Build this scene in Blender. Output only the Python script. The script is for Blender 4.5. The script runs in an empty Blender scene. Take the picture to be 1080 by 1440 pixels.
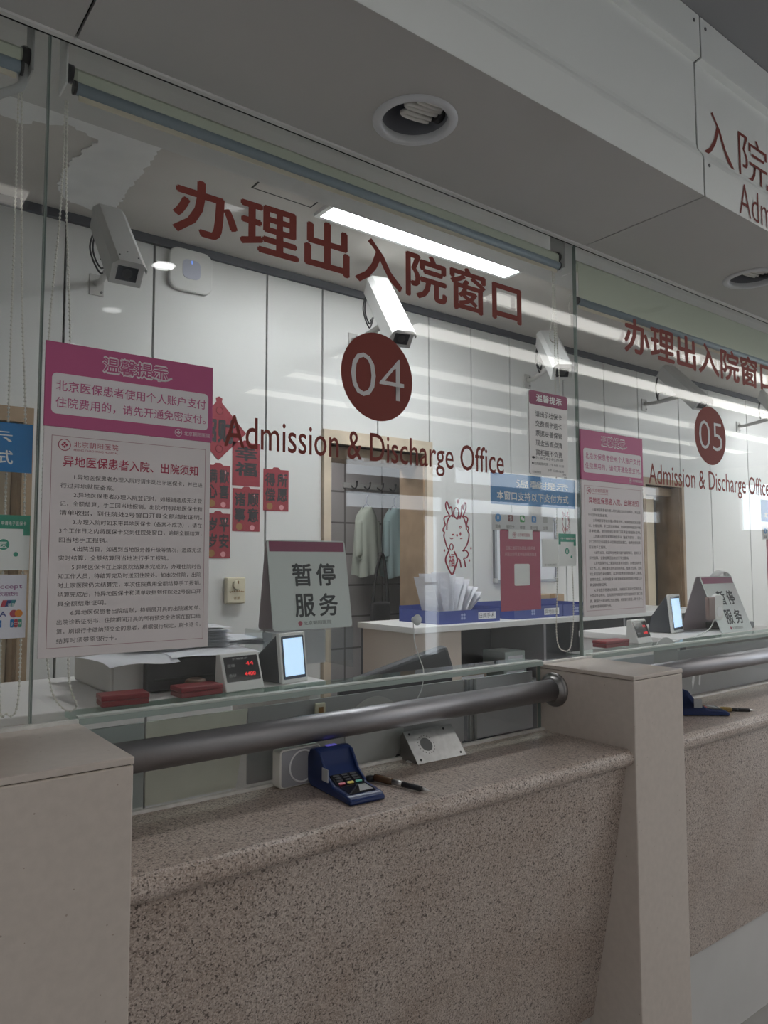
import bpy, bmesh, math, random
from mathutils import Vector, Matrix
random.seed(7)
PI = math.pi
S = bpy.context.scene
C = S.collection

# ------------------------------------------------------------------ camera
YAW, PITCH, ROLL, FPX = math.radians(37.43), math.radians(3.912), math.radians(-0.138), 1044.55
cd = bpy.data.cameras.new('camera'); cam = bpy.data.objects.new('camera', cd); C.objects.link(cam)
f = Vector((math.sin(YAW)*math.cos(PITCH), math.cos(YAW)*math.cos(PITCH), math.sin(PITCH)))
r = Vector((math.cos(YAW), -math.sin(YAW), 0)); u = r.cross(f)
r2 = r*math.cos(ROLL) + u*math.sin(ROLL); u2 = u*math.cos(ROLL) - r*math.sin(ROLL)
m = Matrix((r2, u2, -f)).transposed().to_4x4(); m.translation = Vector((0, -1.5916, 1.6425))
cam.matrix_world = m
cd.sensor_fit = 'VERTICAL'; cd.sensor_height = 36; cd.lens = FPX/1440*36; cd.clip_start = 0.02
S.camera = cam
# ------------------------------------------------------------------ exposure, world, lights
S.view_settings.view_transform = 'Standard'; S.view_settings.look = 'None'
S.view_settings.gamma = 1; S.view_settings.use_curve_mapping = False
S.view_settings.exposure = 0.0
LED_OFFICE = 23.0
LED_HALL = 6.5
DOWN = 22.0
SKY = 4.7
CORR = 9.0
w = bpy.data.worlds.new('world'); S.world = w; w.use_nodes = True
bg = w.node_tree.nodes['Background']; bg.inputs[0].default_value = (.86, .93, 1.0, 1); bg.inputs[1].default_value = SKY
try:
    S.cycles.use_denoising = True
    S.cycles.transparent_max_bounces = 24; S.cycles.max_bounces = 10; S.cycles.diffuse_bounces = 5; S.cycles.glossy_bounces = 6
    S.cycles.sample_clamp_indirect = 6
except Exception: pass
def portal(x, y, z, sx, sy, rot):
    l = bpy.data.lights.new('daylight_portal', 'AREA'); l.shape = 'RECTANGLE'; l.size = sx; l.size_y = sy
    l.cycles.is_portal = True
    o = bpy.data.objects.new('daylight_portal', l); C.objects.link(o); o.location = (x, y, z); o.rotation_euler = rot
HX0, HX1, HY = -3.2, 13.0, -6.4
portal(9.1, HY-.1, 2.72, 7.2, .8, (PI/2, 0, PI))
portal(HX1+.1, -3.4, 1.75, 2.5, 5.6, (0, PI/2, 0))

# ------------------------------------------------------------------ materials
MATS = {}
def mat(name, col, rough=.55, metal=0, emit=0, spec=.5, noise=None, bump=None, coat=0):
    """noise=(scale, amount) varies the colour of the thing itself; bump=(scale, strength)."""
    if name in MATS: return MATS[name]
    m = bpy.data.materials.new(name); m.use_nodes = True; MATS[name] = m
    nt = m.node_tree; b = nt.nodes['Principled BSDF']
    b.inputs['Base Color'].default_value = (*col, 1); b.inputs['Roughness'].default_value = rough
    b.inputs['Metallic'].default_value = metal; b.inputs['Specular IOR Level'].default_value = spec
    b.inputs['Coat Weight'].default_value = coat
    if emit:
        b.inputs['Emission Color'].default_value = (*col, 1); b.inputs['Emission Strength'].default_value = emit
    tc = nt.nodes.new('ShaderNodeTexCoord')
    if noise:
        n = nt.nodes.new('ShaderNodeTexNoise'); n.inputs['Scale'].default_value = noise[0]; n.inputs['Detail'].default_value = 6
        nt.links.new(tc.outputs['Object'], n.inputs['Vector'])
        rp = nt.nodes.new('ShaderNodeValToRGB'); a = noise[1]
        rp.color_ramp.elements[0].position = .3; rp.color_ramp.elements[1].position = .7
        rp.color_ramp.elements[0].color = (*[c*(1-a) for c in col], 1); rp.color_ramp.elements[1].color = (*[min(1, c*(1+a)) for c in col], 1)
        nt.links.new(n.outputs['Fac'], rp.inputs['Fac']); nt.links.new(rp.outputs['Color'], b.inputs['Base Color'])
    if bump:
        n = nt.nodes.new('ShaderNodeTexNoise'); n.inputs['Scale'].default_value = bump[0]; n.inputs['Detail'].default_value = 4
        nt.links.new(tc.outputs['Object'], n.inputs['Vector'])
        bp = nt.nodes.new('ShaderNodeBump'); bp.inputs['Strength'].default_value = bump[1]; bp.inputs['Distance'].default_value = .002
        nt.links.new(n.outputs['Fac'], bp.inputs['Height']); nt.links.new(bp.outputs['Normal'], b.inputs['Normal'])
    return m
def granite_mat():
    m = mat('speckled_granite', (.4, .35, .31), .3); nt = m.node_tree; b = nt.nodes['Principled BSDF']
    tc = nt.nodes.new('ShaderNodeTexCoord')
    def ramp(src, stops):
        rp = nt.nodes.new('ShaderNodeValToRGB'); rp.color_ramp.interpolation = 'LINEAR'
        els = rp.color_ramp.elements
        while len(els) < len(stops): els.new(.5)
        for e, (p, c) in zip(els, stops): e.position = p; e.color = (*c, 1)
        nt.links.new(src, rp.inputs['Fac']); return rp.outputs['Color']
    v = nt.nodes.new('ShaderNodeTexVoronoi'); v.inputs['Scale'].default_value = 330; nt.links.new(tc.outputs['Object'], v.inputs['Vector'])
    base = ramp(v.outputs['Color'], [(0, (.29, .225, .19)), (.45, (.48, .405, .36)), (.8, (.66, .575, .52)), (1, (.35, .25, .205))])
    n = nt.nodes.new('ShaderNodeTexNoise'); n.inputs['Scale'].default_value = 200; n.inputs['Detail'].default_value = 3; nt.links.new(tc.outputs['Object'], n.inputs['Vector'])
    dk = ramp(n.outputs['Fac'], [(.36, (1, 1, 1)), (.44, (0, 0, 0))])
    mx = nt.nodes.new('ShaderNodeMix'); mx.data_type = 'RGBA'
    nt.links.new(dk, mx.inputs['Factor']); nt.links.new(base, mx.inputs[6]); mx.inputs[7].default_value = (.13, .10, .09, 1)
    n2 = nt.nodes.new('ShaderNodeTexNoise'); n2.inputs['Scale'].default_value = 5; n2.inputs['Detail'].default_value = 3; nt.links.new(tc.outputs['Object'], n2.inputs['Vector'])
    tint = ramp(n2.outputs['Fac'], [(.35, (.86, .82, .79)), (.65, (1, 1, 1))])
    m2 = nt.nodes.new('ShaderNodeMix'); m2.data_type = 'RGBA'; m2.blend_type = 'MULTIPLY'; m2.inputs['Factor'].default_value = 1
    nt.links.new(mx.outputs[2], m2.inputs[6]); nt.links.new(tint, m2.inputs[7]); nt.links.new(m2.outputs[2], b.inputs['Base Color'])
    return m
def specks(m, scale, size, col):
    """sparse dark flecks fired into the tile"""
    nt = m.node_tree; b = nt.nodes['Principled BSDF']; src = b.inputs['Base Color'].links[0].from_socket
    tc = nt.nodes.new('ShaderNodeTexCoord'); v = nt.nodes.new('ShaderNodeTexVoronoi'); v.inputs['Scale'].default_value = scale
    nt.links.new(tc.outputs['Object'], v.inputs['Vector']); lt = nt.nodes.new('ShaderNodeMath'); lt.operation = 'LESS_THAN'; lt.inputs[1].default_value = size
    nt.links.new(v.outputs['Distance'], lt.inputs[0]); hf = nt.nodes.new('ShaderNodeMath'); hf.operation = 'MULTIPLY'; hf.inputs[1].default_value = .55; nt.links.new(lt.outputs[0], hf.inputs[0])
    mx = nt.nodes.new('ShaderNodeMix'); mx.data_type = 'RGBA'; nt.links.new(hf.outputs[0], mx.inputs['Factor']); nt.links.new(src, mx.inputs[6]); mx.inputs[7].default_value = (*col, 1)
    nt.links.new(mx.outputs[2], b.inputs['Base Color'])
def glass_mat(name, tint=(.965, .975, .97), k=.62):
    m = bpy.data.materials.new(name); m.use_nodes = True; nt = m.node_tree; nt.nodes.clear()
    out = nt.nodes.new('ShaderNodeOutputMaterial'); mix = nt.nodes.new('ShaderNodeMixShader')
    tr = nt.nodes.new('ShaderNodeBsdfTransparent'); tr.inputs[0].default_value = (*tint, 1)
    gl = nt.nodes.new('ShaderNodeBsdfGlossy'); gl.inputs['Roughness'].default_value = 0.0; gl.inputs[0].default_value = (1, 1, 1, 1)
    ge = nt.nodes.new('ShaderNodeNewGeometry'); dot = nt.nodes.new('ShaderNodeVectorMath'); dot.operation = 'DOT_PRODUCT'
    nt.links.new(ge.outputs['Incoming'], dot.inputs[0]); nt.links.new(ge.outputs['Normal'], dot.inputs[1])
    def M(op, a, b=None):
        n = nt.nodes.new('ShaderNodeMath'); n.operation = op
        for i, x in enumerate((a, b)):
            if x is None: continue
            if isinstance(x, (int, float)): n.inputs[i].default_value = x
            else: nt.links.new(x, n.inputs[i])
        return n.outputs[0]
    sch = M('MULTIPLY', M('ADD', M('MULTIPLY', M('POWER', M('SUBTRACT', 1.0, M('ABSOLUTE', dot.outputs['Value'])), 5.0), .95), .045), k)
    nt.links.new(sch, mix.inputs[0]); nt.links.new(tr.outputs[0], mix.inputs[1]); nt.links.new(gl.outputs[0], mix.inputs[2])
    nt.links.new(mix.outputs[0], out.inputs[0]); return m
GRAN = granite_mat(); GLASS = glass_mat('window_glass'); LGLASS = glass_mat('ledge_glass', (.80, .88, .85)); EDGE = mat('glass_edge', (.22, .27, .25), .15)
TILE = mat('beige_tile', (.575, .505, .455), .3, noise=(60, .04)); specks(TILE, 34, .055, (.22, .14, .09)); TILE2 = mat('white_base_tile', (.55, .54, .53), .3, noise=(5, .04))
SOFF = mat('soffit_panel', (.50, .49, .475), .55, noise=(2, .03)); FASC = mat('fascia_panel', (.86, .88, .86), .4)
DARK = mat('dark_gap', (.02, .02, .02), .9); WALL = mat('office_wall_panel', (.72, .72, .705), .45, noise=(2, .015))
OCEIL = mat('office_ceiling', (.55, .525, .49), .85, noise=(4, .05)); PLAST = mat('white_plaster_patch', (.80, .80, .79), .9, noise=(8, .06))
BULK = mat('bulkhead_paint', (.56, .56, .54), .8); HALLC = mat('hall_ceiling', (.30, .30, .31), .7); HALLW = mat('hall_wall', (.72, .71, .69), .6)
FLOOR = mat('hall_floor', (.30, .29, .28), .25, noise=(3, .08)); OFLO = mat('office_floor', (.35, .34, .33), .4)
STEEL = mat('brushed_steel', (.33, .325, .34), .46, 1, bump=(120, .15)); STEEL2 = mat('bare_steel_plate', (.62, .62, .62), .35, 1, noise=(60, .08))
CAULK = mat('white_caulk', (.72, .71, .68), .7, noise=(40, .1)); WHITE = mat('white_plastic', (.78, .78, .77), .4); OFFW = mat('offwhite_board', (.80, .78, .77), .55)
GREYP = mat('grey_plastic', (.45, .45, .45), .5); CAMG = mat('camera_housing', (.55, .55, .54), .4); CAMD = mat('camera_bracket', (.50, .49, .47), .45)
BLACK = mat('black_plastic', (.025, .025, .028), .4); SMOKE = mat('dark_lens', (.02, .02, .025), .08); CABLE = mat('black_cable', (.02, .02, .02), .5)
MAROON = mat('maroon_vinyl', (.22, .052, .042), .6, spec=.2); PINK = mat('magenta_print', (.47, .095, .225), .5); PAPERW = mat('poster_paper', (.70, .65, .655), .5)
RED = mat('red_print', (.46, .035, .075), .45); REDT = mat('red_title_print', (.40, .04, .09), .5); INK = mat('black_ink', (.03, .03, .035), .6); INKG = mat('grey_ink', (.10, .09, .09), .6)
BLUEB = mat('blue_banner', (.012, .20, .52), .35); GREEN = mat('green_print', (.02, .30, .20), .5); PRWH = mat('white_print', (.85, .85, .85), .5)
NAVY = mat('navy_plastic', (.009, .026, .115), .35); BOXB = mat('blue_carton', (.03, .055, .27), .5); PAP = mat('white_paper', (.82, .83, .88), .7)
WOODF = mat('tan_door_frame', (.62, .52, .40), .5, noise=(8, .12)); WOODB = mat('brown_frame', (.38, .27, .175), .5, noise=(10, .15)); DOORC = mat('cream_door', (.72, .62, .47), .5)
CREAM = mat('cream_switch', (.72, .66, .50), .45); FEST = mat('festival_red_paper', (.29, .03, .045), .5); GOLD = mat('gold_brown_print', (.30, .16, .05), .5)
BEAD = mat('white_bead', (.70, .68, .62), .4); FABG = mat('pale_green_fabric', (.62, .65, .54), .8); BAR = mat('blue_grey_tube', (.27, .33, .38), .4)
GTILE = None
def tile_mat(name, col, line, sx, sz):
    m = mat(name, col, .35); nt = m.node_tree; b = nt.nodes['Principled BSDF']
    tc = nt.nodes.new('ShaderNodeTexCoord'); mp = nt.nodes.new('ShaderNodeMapping'); mp.inputs['Rotation'].default_value = (PI/2, 0, 0)
    br = nt.nodes.new('ShaderNodeTexBrick'); br.offset = 0
    br.inputs['Color1'].default_value = (*col, 1); br.inputs['Color2'].default_value = (*[c*.96 for c in col], 1); br.inputs['Mortar'].default_value = (*line, 1)
    br.inputs['Scale'].default_value = 1; br.inputs['Brick Width'].default_value = sx; br.inputs['Row Height'].default_value = sz; br.inputs['Mortar Size'].default_value = .006
    nt.links.new(tc.outputs['Object'], mp.inputs['Vector']); nt.links.new(mp.outputs['Vector'], br.inputs['Vector']); nt.links.new(br.outputs['Color'], b.inputs['Base Color']); return m
GTILE = tile_mat('grey_wall_tile', (.45, .43, .44), (.16, .15, .15), .30, .20)

# ------------------------------------------------------------------ mesh helpers
class MB:
    """collects shapes for ONE mesh"""
    def __init__(s): s.bm = bmesh.new(); s.mats = []
    def mi(s, m):
        if m is None: return 0
        if m not in s.mats: s.mats.append(m)
        return s.mats.index(m)
    def box(s, x0, x1, y0, y1, z0, z1, bev=0, m=None, seg=2, mtx=None):
        bm = bmesh.new(); bmesh.ops.create_cube(bm, size=1)
        bmesh.ops.scale(bm, vec=(x1-x0, y1-y0, z1-z0), verts=bm.verts); bmesh.ops.translate(bm, vec=((x0+x1)/2, (y0+y1)/2, (z0+z1)/2), verts=bm.verts)
        if bev: bmesh.ops.bevel(bm, geom=bm.edges[:], offset=bev, segments=seg, affect='EDGES', profile=.5)
        return s.add(bm, m, mtx)
    def add(s, bm, m=None, mtx=None, smooth=False):
        if mtx is not None: bmesh.ops.transform(bm, matrix=mtx, verts=bm.verts)
        i = s.mi(m); vs = {}
        for v in bm.verts: vs[v] = s.bm.verts.new(v.co)
        for fc in bm.faces:
            try:
                n = s.bm.faces.new([vs[v] for v in fc.verts]); n.material_index = i; n.smooth = smooth or fc.smooth
            except ValueError: pass
        bm.free(); return s
    def cyl(s, p0, p1, r0, r1=None, seg=24, m=None, cap=True):
        p0 = Vector(p0); p1 = Vector(p1); d = p1-p0; bm = bmesh.new()
        bmesh.ops.create_cone(bm, cap_ends=cap, segments=seg, radius1=r0, radius2=r0 if r1 is None else r1, depth=d.length)
        for fc in bm.faces: fc.smooth = len(fc.verts) == 4
        q = d.to_track_quat('Z', 'Y').to_matrix().to_4x4(); q.translation = (p0+p1)/2
        return s.add(bm, m, q)
    def ball(s, c, r, m=None, sub=2, sc=(1, 1, 1)):
        bm = bmesh.new(); bmesh.ops.create_icosphere(bm, subdivisions=sub, radius=r)
        for fc in bm.faces: fc.smooth = True
        return s.add(bm, m, Matrix.Translation(c) @ Matrix.Diagonal((*sc, 1)))
    def lathe(s, prof, c=(0, 0, 0), seg=48, m=None, mtx=None):
        """profile of (r, z) about the z axis"""
        bm = bmesh.new(); rings = []
        for (rr, z) in prof: rings.append([bm.verts.new((rr*math.cos(2*PI*k/seg), rr*math.sin(2*PI*k/seg), z)) for k in range(seg)])
        for a, b in zip(rings, rings[1:]):
            for k in range(seg):
                fc = bm.faces.new((a[k], a[(k+1) % seg], b[(k+1) % seg], b[k])); fc.smooth = True
        bmesh.ops.remove_doubles(bm, verts=bm.verts, dist=1e-6)
        return s.add(bm, m, Matrix.Translation(c) if mtx is None else mtx)
    def prism(s, pts, h, m=None, mtx=None, bev=0):
        """2-D outline extruded by h along local z"""
        bm = bmesh.new(); vs = [bm.verts.new((x, y, 0)) for x, y in pts]; fc = bm.faces.new(vs)
        ex = bmesh.ops.extrude_face_region(bm, geom=[fc]); vv = [g for g in ex['geom'] if isinstance(g, bmesh.types.BMVert)]
        bmesh.ops.translate(bm, vec=(0, 0, h), verts=vv); bmesh.ops.recalc_face_normals(bm, faces=bm.faces)
        if bev: bmesh.ops.bevel(bm, geom=[e for e in bm.edges], offset=bev, segments=2, affect='EDGES', profile=.5)
        return s.add(bm, m, mtx)
    def tube(s, pts, r, m=None, seg=8, closed=False):
        pts = [Vector(p) for p in pts]; n = len(pts); bm = bmesh.new(); rings = []; prev = None
        for i, p in enumerate(pts):
            if closed: t = pts[(i+1) % n]-pts[i-1]
            else: t = pts[min(i+1, n-1)]-pts[max(i-1, 0)]
            if t.length < 1e-9: t = Vector((0, 0, 1))
            t.normalize()
            a = prev if prev is not None else (Vector((0, 0, 1)) if abs(t.z) < .9 else Vector((1, 0, 0)))
            a = (a - t*a.dot(t)).normalized(); b = t.cross(a); prev = a
            rr = r[i] if isinstance(r, (list, tuple)) else r
            rings.append([bm.verts.new(p + a*rr*math.cos(2*PI*k/seg) + b*rr*math.sin(2*PI*k/seg)) for k in range(seg)])
        pairs = list(zip(rings, rings[1:])) + ([(rings[-1], rings[0])] if closed else [])
        for A, B in pairs:
            for k in range(seg):
                fc = bm.faces.new((A[k], A[(k+1) % seg], B[(k+1) % seg], B[k])); fc.smooth = True
        if not closed:
            bm.faces.new(rings[0][::-1]); bm.faces.new(rings[-1])
        return s.add(bm, m)
    def quad(s, a, b, c, d, m=None):
        bm = bmesh.new(); bm.faces.new([bm.verts.new(p) for p in (a, b, c, d)]); return s.add(bm, m)
    def tri_mesh(s, verts, faces, m=None, mtx=None):
        bm = bmesh.new(); vs = [bm.verts.new(v) for v in verts]
        for fc in faces:
            try: bm.faces.new([vs[i] for i in fc])
            except ValueError: pass
        return s.add(bm, m, mtx)
def smooth_path(pts, n=6, closed=False):
    """Catmull-Rom through points"""
    P = [Vector(p) for p in pts]; out = []; N = len(P)
    for i in range(N if closed else N-1):
        p0 = P[i-1] if (i > 0 or closed) else P[0]; p1 = P[i]; p2 = P[(i+1) % N]; p3 = P[(i+2) % N] if (i+2 < N or closed) else P[-1]
        for k in range(n):
            t = k/n; out.append(.5*((2*p1) + (p2-p0)*t + (2*p0-5*p1+4*p2-p3)*t*t + (3*p1-p0-3*p2+p3)*t**3))
    if not closed: out.append(P[-1])
    return out
def rrect(x0, x1, y0, y1, r, n=5):
    out = []
    for cx, cy, a in ((x1-r, y1-r, 0), (x0+r, y1-r, PI/2), (x0+r, y0+r, PI), (x1-r, y0+r, 3*PI/2)):
        out += [(cx+r*math.cos(a+PI/2*k/n), cy+r*math.sin(a+PI/2*k/n)) for k in range(n+1)]
    return out
def disc(cx, cy, r, n=40, rx=None): return [(cx+(rx or r)*math.cos(2*PI*k/n), cy+r*math.sin(2*PI*k/n)) for k in range(n)]
def facing(y): # local (x, y, depth) -> world (x, y_plane - depth, z): something lying in an xz plane, front towards -Y
    return Matrix(((1, 0, 0, 0), (0, 0, -1, y), (0, 1, 0, 0), (0, 0, 0, 1)))
WORLD = {}
def build(name, mb, m, parent=None, origin=None, **props):
    me = bpy.data.meshes.new(name); bm = mb.bm
    if not mb.mats: mb.mats = [m]
    bm.normal_update()
    lo = Vector((min(v.co.x for v in bm.verts), min(v.co.y for v in bm.verts), min(v.co.z for v in bm.verts)))
    hi = Vector((max(v.co.x for v in bm.verts), max(v.co.y for v in bm.verts), max(v.co.z for v in bm.verts)))
    o0 = Vector(origin) if origin else Vector(((lo.x+hi.x)/2, (lo.y+hi.y)/2, lo.z))
    bmesh.ops.translate(bm, vec=-o0, verts=bm.verts); bm.to_mesh(me); bm.free()
    for q in mb.mats: me.materials.append(q or m)
    o = bpy.data.objects.new(name, me); C.objects.link(o)
    if parent is not None: o.parent = parent; o.location = o0 - WORLD[parent]
    else: o.location = o0
    WORLD[o] = o0
    for k, v in props.items(): o[k] = v
    return o
def thing(name, label, cat, loc=(0, 0, 0), group=None):
    o = bpy.data.objects.new(name, None); C.objects.link(o); o.empty_display_size = .05; o.location = loc; WORLD[o] = Vector(loc)
    o['label'] = label; o['category'] = cat
    if group: o['group'] = group
    return o
def tag(o, label, cat, group=None):
    o['label'] = label; o['category'] = cat
    if group: o['group'] = group
    return o
def struct(name, mb, m):
    return build(name, mb, m, kind='structure')
def copy_tree(o, parent=None, label=None, shift=None, group=None):
    c = o.copy(); C.objects.link(c); c.parent = parent
    if label: c['label'] = label
    if group: c['group'] = group
    if shift: c.location = Vector(o.location) + Vector(shift)
    WORLD[c] = WORLD[o] + Vector(shift or (0, 0, 0))
    for ch in list(o.children): copy_tree(ch, c)
    return c
def text_bm(s, bold=0, ext=0):
    cu = bpy.data.curves.new('lettering', 'FONT'); cu.body = s; cu.size = 1; cu.offset = bold; cu.extrude = ext; cu.resolution_u = 3
    o = bpy.data.objects.new('lettering_source', cu); C.objects.link(o)
    dg = bpy.context.evaluated_depsgraph_get(); dg.update()
    me = bpy.data.meshes.new_from_object(o.evaluated_get(dg)); bm = bmesh.new(); bm.from_mesh(me)
    bpy.data.meshes.remove(me); bpy.data.objects.remove(o); bpy.data.curves.remove(cu); return bm
def stack(mb, bm, bold, sx, sz, m, mtx):
    """heavier strokes: the same outline laid again a hair to each side"""
    if bold > 0:
        for k, (dx, dz) in enumerate(((1, 0), (-1, 0), (0, 1), (0, -1))):
            c = bm.copy(); bmesh.ops.translate(c, vec=(dx*bold*sx, dz*bold*sz, -.00001*(k+1)), verts=c.verts); mb.add(c, m, mtx)
    mb.add(bm, m, mtx)
def text(mb, s, x0, x1, z0, z1, y=0, bold=0, m=None, mtx=None):
    """lettering fitted into the box x0..x1, z0..z1, front to -Y (or placed by mtx in a local xy plane)"""
    bm = text_bm(s, min(bold, 0)); bold = max(bold, 0)
    a = min(v.co.x for v in bm.verts); b = max(v.co.x for v in bm.verts); c = min(v.co.y for v in bm.verts); d = max(v.co.y for v in bm.verts)
    sx = (x1-x0)/(b-a+2*bold); sz = (z1-z0)/(d-c+2*bold)
    for v in bm.verts: v.co = Vector((x0+(v.co.x-a+bold)*sx, z0+(v.co.y-c+bold)*sz, 0))
    stack(mb, bm, bold, sx, sz, m, mtx if mtx is not None else facing(y)); return mb
def line(mb, s, x0, zc, em, y=0, x1=None, bold=0, m=None, mtx=None, align='l'):
    """one line of lettering with em size em; centred on zc; natural width unless x1 is given"""
    bm = text_bm(s); a = min(v.co.x for v in bm.verts); b = max(v.co.x for v in bm.verts)
    sx = em if x1 is None else (x1-x0)/(b-a)
    off = 0 if align == 'l' else -(b-a)*sx/2
    for v in bm.verts: v.co = Vector((x0+off+(v.co.x-a)*sx, zc+(v.co.y-.38)*em, 0))
    stack(mb, bm, bold, sx, em, m, mtx if mtx is not None else facing(y)); return mb

P = 1.71            # pitch from one counter window to the next
SOFZ, LEDZ, CTZ, PILZ = 2.745, 1.33, 1.1175, 1.322
FY = -.457          # fascia plane
WY = 1.425          # office back wall
OCZ = 3.02          # office ceiling
HCZ = 3.315         # hall ceiling

# ================================================================== STRUCTURE
b = MB(); b.box(HX0, HX1, HY, .02, -.1, 0); struct('floor', b, FLOOR)
b = MB(); b.box(-1.2, 8, .03, WY, .05, .15); struct('office_floor', b, OFLO)
b = MB(); b.box(HX0, HX1, HY, FY+.02, HCZ, HCZ+.1); struct('ceiling', b, HALLC)
b = MB(); b.box(-1.2, 8, -.0, WY+1.6, OCZ, OCZ+.1); struct('office_ceiling', b, OCEIL)
b = MB(); b.box(-1.3, 8.1, FY+.03, 3.1, 3.42, 3.5); b.box(-1.3, 8.1, 3.05, 3.1, 0, 3.42); b.box(-1.35, -1.3, FY+.03, 3.1, 0, 3.5); b.box(8.1, 8.15, .1, 3.1, 0, 3.5); struct('light_shield', b, DARK)  # unseen shell added to keep sky light out above the ceilings
b = MB(); b.box(-1.2, 8, .0, .545, 2.9, OCZ); struct('trim_1', b, BULK)                      # dropped strip of office ceiling behind the glass head
b = MB(); b.box(-1.2, 8, FY+.045, -.013, SOFZ+.17, SOFZ+.19); b.box(-1.2, 8, -.012, 0, SOFZ+.02, 3.3); struct('void_light_stop', b, DARK)  # dark slab added to stop light leaking through the soffit seams
# hall walls with daylight windows
b = MB(); b.box(HX0-.1, HX0, HY, 2, 0, HCZ); struct('wall_left', b, HALLW)
b = MB()
b.box(HX0, HX1, HY-.15, HY, 0, .3); b.box(HX0, HX1, HY-.15, HY, 3.1, HCZ); b.box(HX0, 5.5, HY-.15, HY, .3, 3.1)
b.box(5.5, 6.85, HY-.15, HY, .3, 2.35); b.box(7.2, HX1, HY-.15, HY, .3, 2.35)      # high strip windows and one narrow glazed slot
for x in (7.3, 9.2, 11.1, HX1-.15): b.box(x, x+.15, HY-.15, HY, 2.35, 3.1)
b.box(5.5, HX1, HY-.16, HY-.14, 2.60, 2.84)
struct('wall_front', b, HALLW)
for i, (x, x1, z0, z1) in enumerate(((5.5, 7.3, 2.35, 3.1), (7.45, 9.2, 2.35, 3.1), (9.35, 11.1, 2.35, 3.1), (11.25, HX1-.15, 2.35, 3.1), (6.85, 7.2, .3, 2.35))):
    b = MB(); wd = .04
    for xx in (x, x1-wd): b.box(xx, xx+wd, HY-.1, HY-.05, z0, z1)
    for zz in (z0, (z0+z1)/2, z1-wd): b.box(x+wd, x1-wd, HY-.1, HY-.05, zz, zz+wd)
    struct('window_%d' % (i+6), b, WHITE)
b = MB(); b.box(HX1, HX1+.1, HY, 0, 0, .5); b.box(HX1, HX1+.1, HY, 0, 3.0, HCZ); b.box(HX1, HX1+.1, -.6, 0, .5, 3.0); b.box(HX1, HX1+.1, -4.2, -3.3, .5, 3); b.box(HX1, HX1+.1, HY, -5.0, .5, 3); b.box(HX1, HX1+.1, -5.0, -4.2, .5, 2.2); struct('wall_right', b, HALLW)
b = MB(); b.box(8, HX1, -.02, .1, 0, HCZ); struct('wall_far', b, HALLW)
# soffit panels over the counter, with round holes for the downlights
def soffit(x0, x1, hx):
    bm = bmesh.new(); y0, y1 = FY+.0012, -.016
    o = [bm.verts.new(p) for p in ((x0, y0, SOFZ), (x1, y0, SOFZ), (x1, y1, SOFZ), (x0, y1, SOFZ))]
    h = [bm.verts.new((hx+.086*math.cos(2*PI*k/48), -.222+.086*math.sin(2*PI*k/48), SOFZ)) for k in range(48)]
    es = [bm.edges.new((o[k], o[(k+1) % 4])) for k in range(4)] + [bm.edges.new((h[k], h[(k+1) % 48])) for k in range(48)]
    g = bmesh.ops.triangle_fill(bm, edges=es, use_beauty=True)
    ex = bmesh.ops.extrude_face_region(bm, geom=bm.faces[:]); bmesh.ops.translate(bm, vec=(0, 0, .012), verts=[q for q in ex['geom'] if isinstance(q, bmesh.types.BMVert)])
    bmesh.ops.recalc_face_normals(bm, faces=bm.faces)
    b = MB(); b.add(bm); return b
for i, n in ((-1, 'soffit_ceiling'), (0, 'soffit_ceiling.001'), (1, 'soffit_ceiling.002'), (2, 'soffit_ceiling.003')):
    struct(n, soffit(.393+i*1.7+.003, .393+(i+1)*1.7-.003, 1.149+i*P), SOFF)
b = MB(); b.box(-1.2, 8, -.016, -.004, SOFZ-.006, SOFZ+.01); struct('trim_2', b, mat('white_trim', (.75, .75, .73), .4))
b = MB(); b.box(-1.2, 8, -.003, .004, SOFZ-.004, SOFZ+.01); struct('trim_3', b, DARK)
# fascia: lower band, recessed sign band, upper lip; one piece per bay
def fascia(x0, x1):
    fr = [(FY, SOFZ+.0005), (FY, 2.862), (FY+.003, 2.876), (FY+.010, 2.888), (FY+.017, 2.899), (FY+.020, 2.915), (FY+.020, 3.176), (FY-.001, 3.181), (FY-.002, 3.186), (FY-.002, HCZ-.002)]
    bk = [(FY+.001, SOFZ+.0005), (FY+.001, SOFZ+.0135), (FY+.004, SOFZ+.014), (FY+.004, 2.861), (FY+.007, 2.875), (FY+.014, 2.887), (FY+.021, 2.898), (FY+.024, 2.915), (FY+.024, 3.180), (FY+.002, 3.186), (FY+.002, HCZ-.002)]
    b = MB(); b.prism(fr+bk[::-1], x1-x0, mtx=Matrix(((0, 0, 1, x0), (1, 0, 0, 0), (0, 1, 0, 0), (0, 0, 0, 1)))); return b
SCREW = mat('screw_head', (.22, .22, .22), .4, 1)
for i, n in ((-1, 'trim_4'), (0, 'trim_5'), (1, 'trim_6'), (2, 'trim_7')):
    x0 = .391+i*1.7; o = struct(n, fascia(x0+.0045, x0+1.6955), FASC)
    for sx, sz, sy in ((x0+.03, 3.285, FY-.002), (x0+1.665, 3.285, FY-.002), (x0+.03, 2.85, FY)):
        q = MB(); q.cyl((sx, sy+.002, sz), (sx, sy-.002, sz), .0055, seg=12); build('screw', q, SCREW, o)
b = MB(); b.box(-1.2, 8, FY+.005, FY+.006, SOFZ+.015, 2.86); b.box(-1.2, 8, FY+.0248, FY+.026, 2.86, 3.178); b.box(-1.2, 8, FY+.0035, FY+.0045, 3.187, HCZ); b.box(-1.2, 8, FY+.0035, FY+.026, 3.1864, 3.1875); struct('seam_light_stop', b, DARK)  # dark sheets added behind the fascia to block light in its seams
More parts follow.
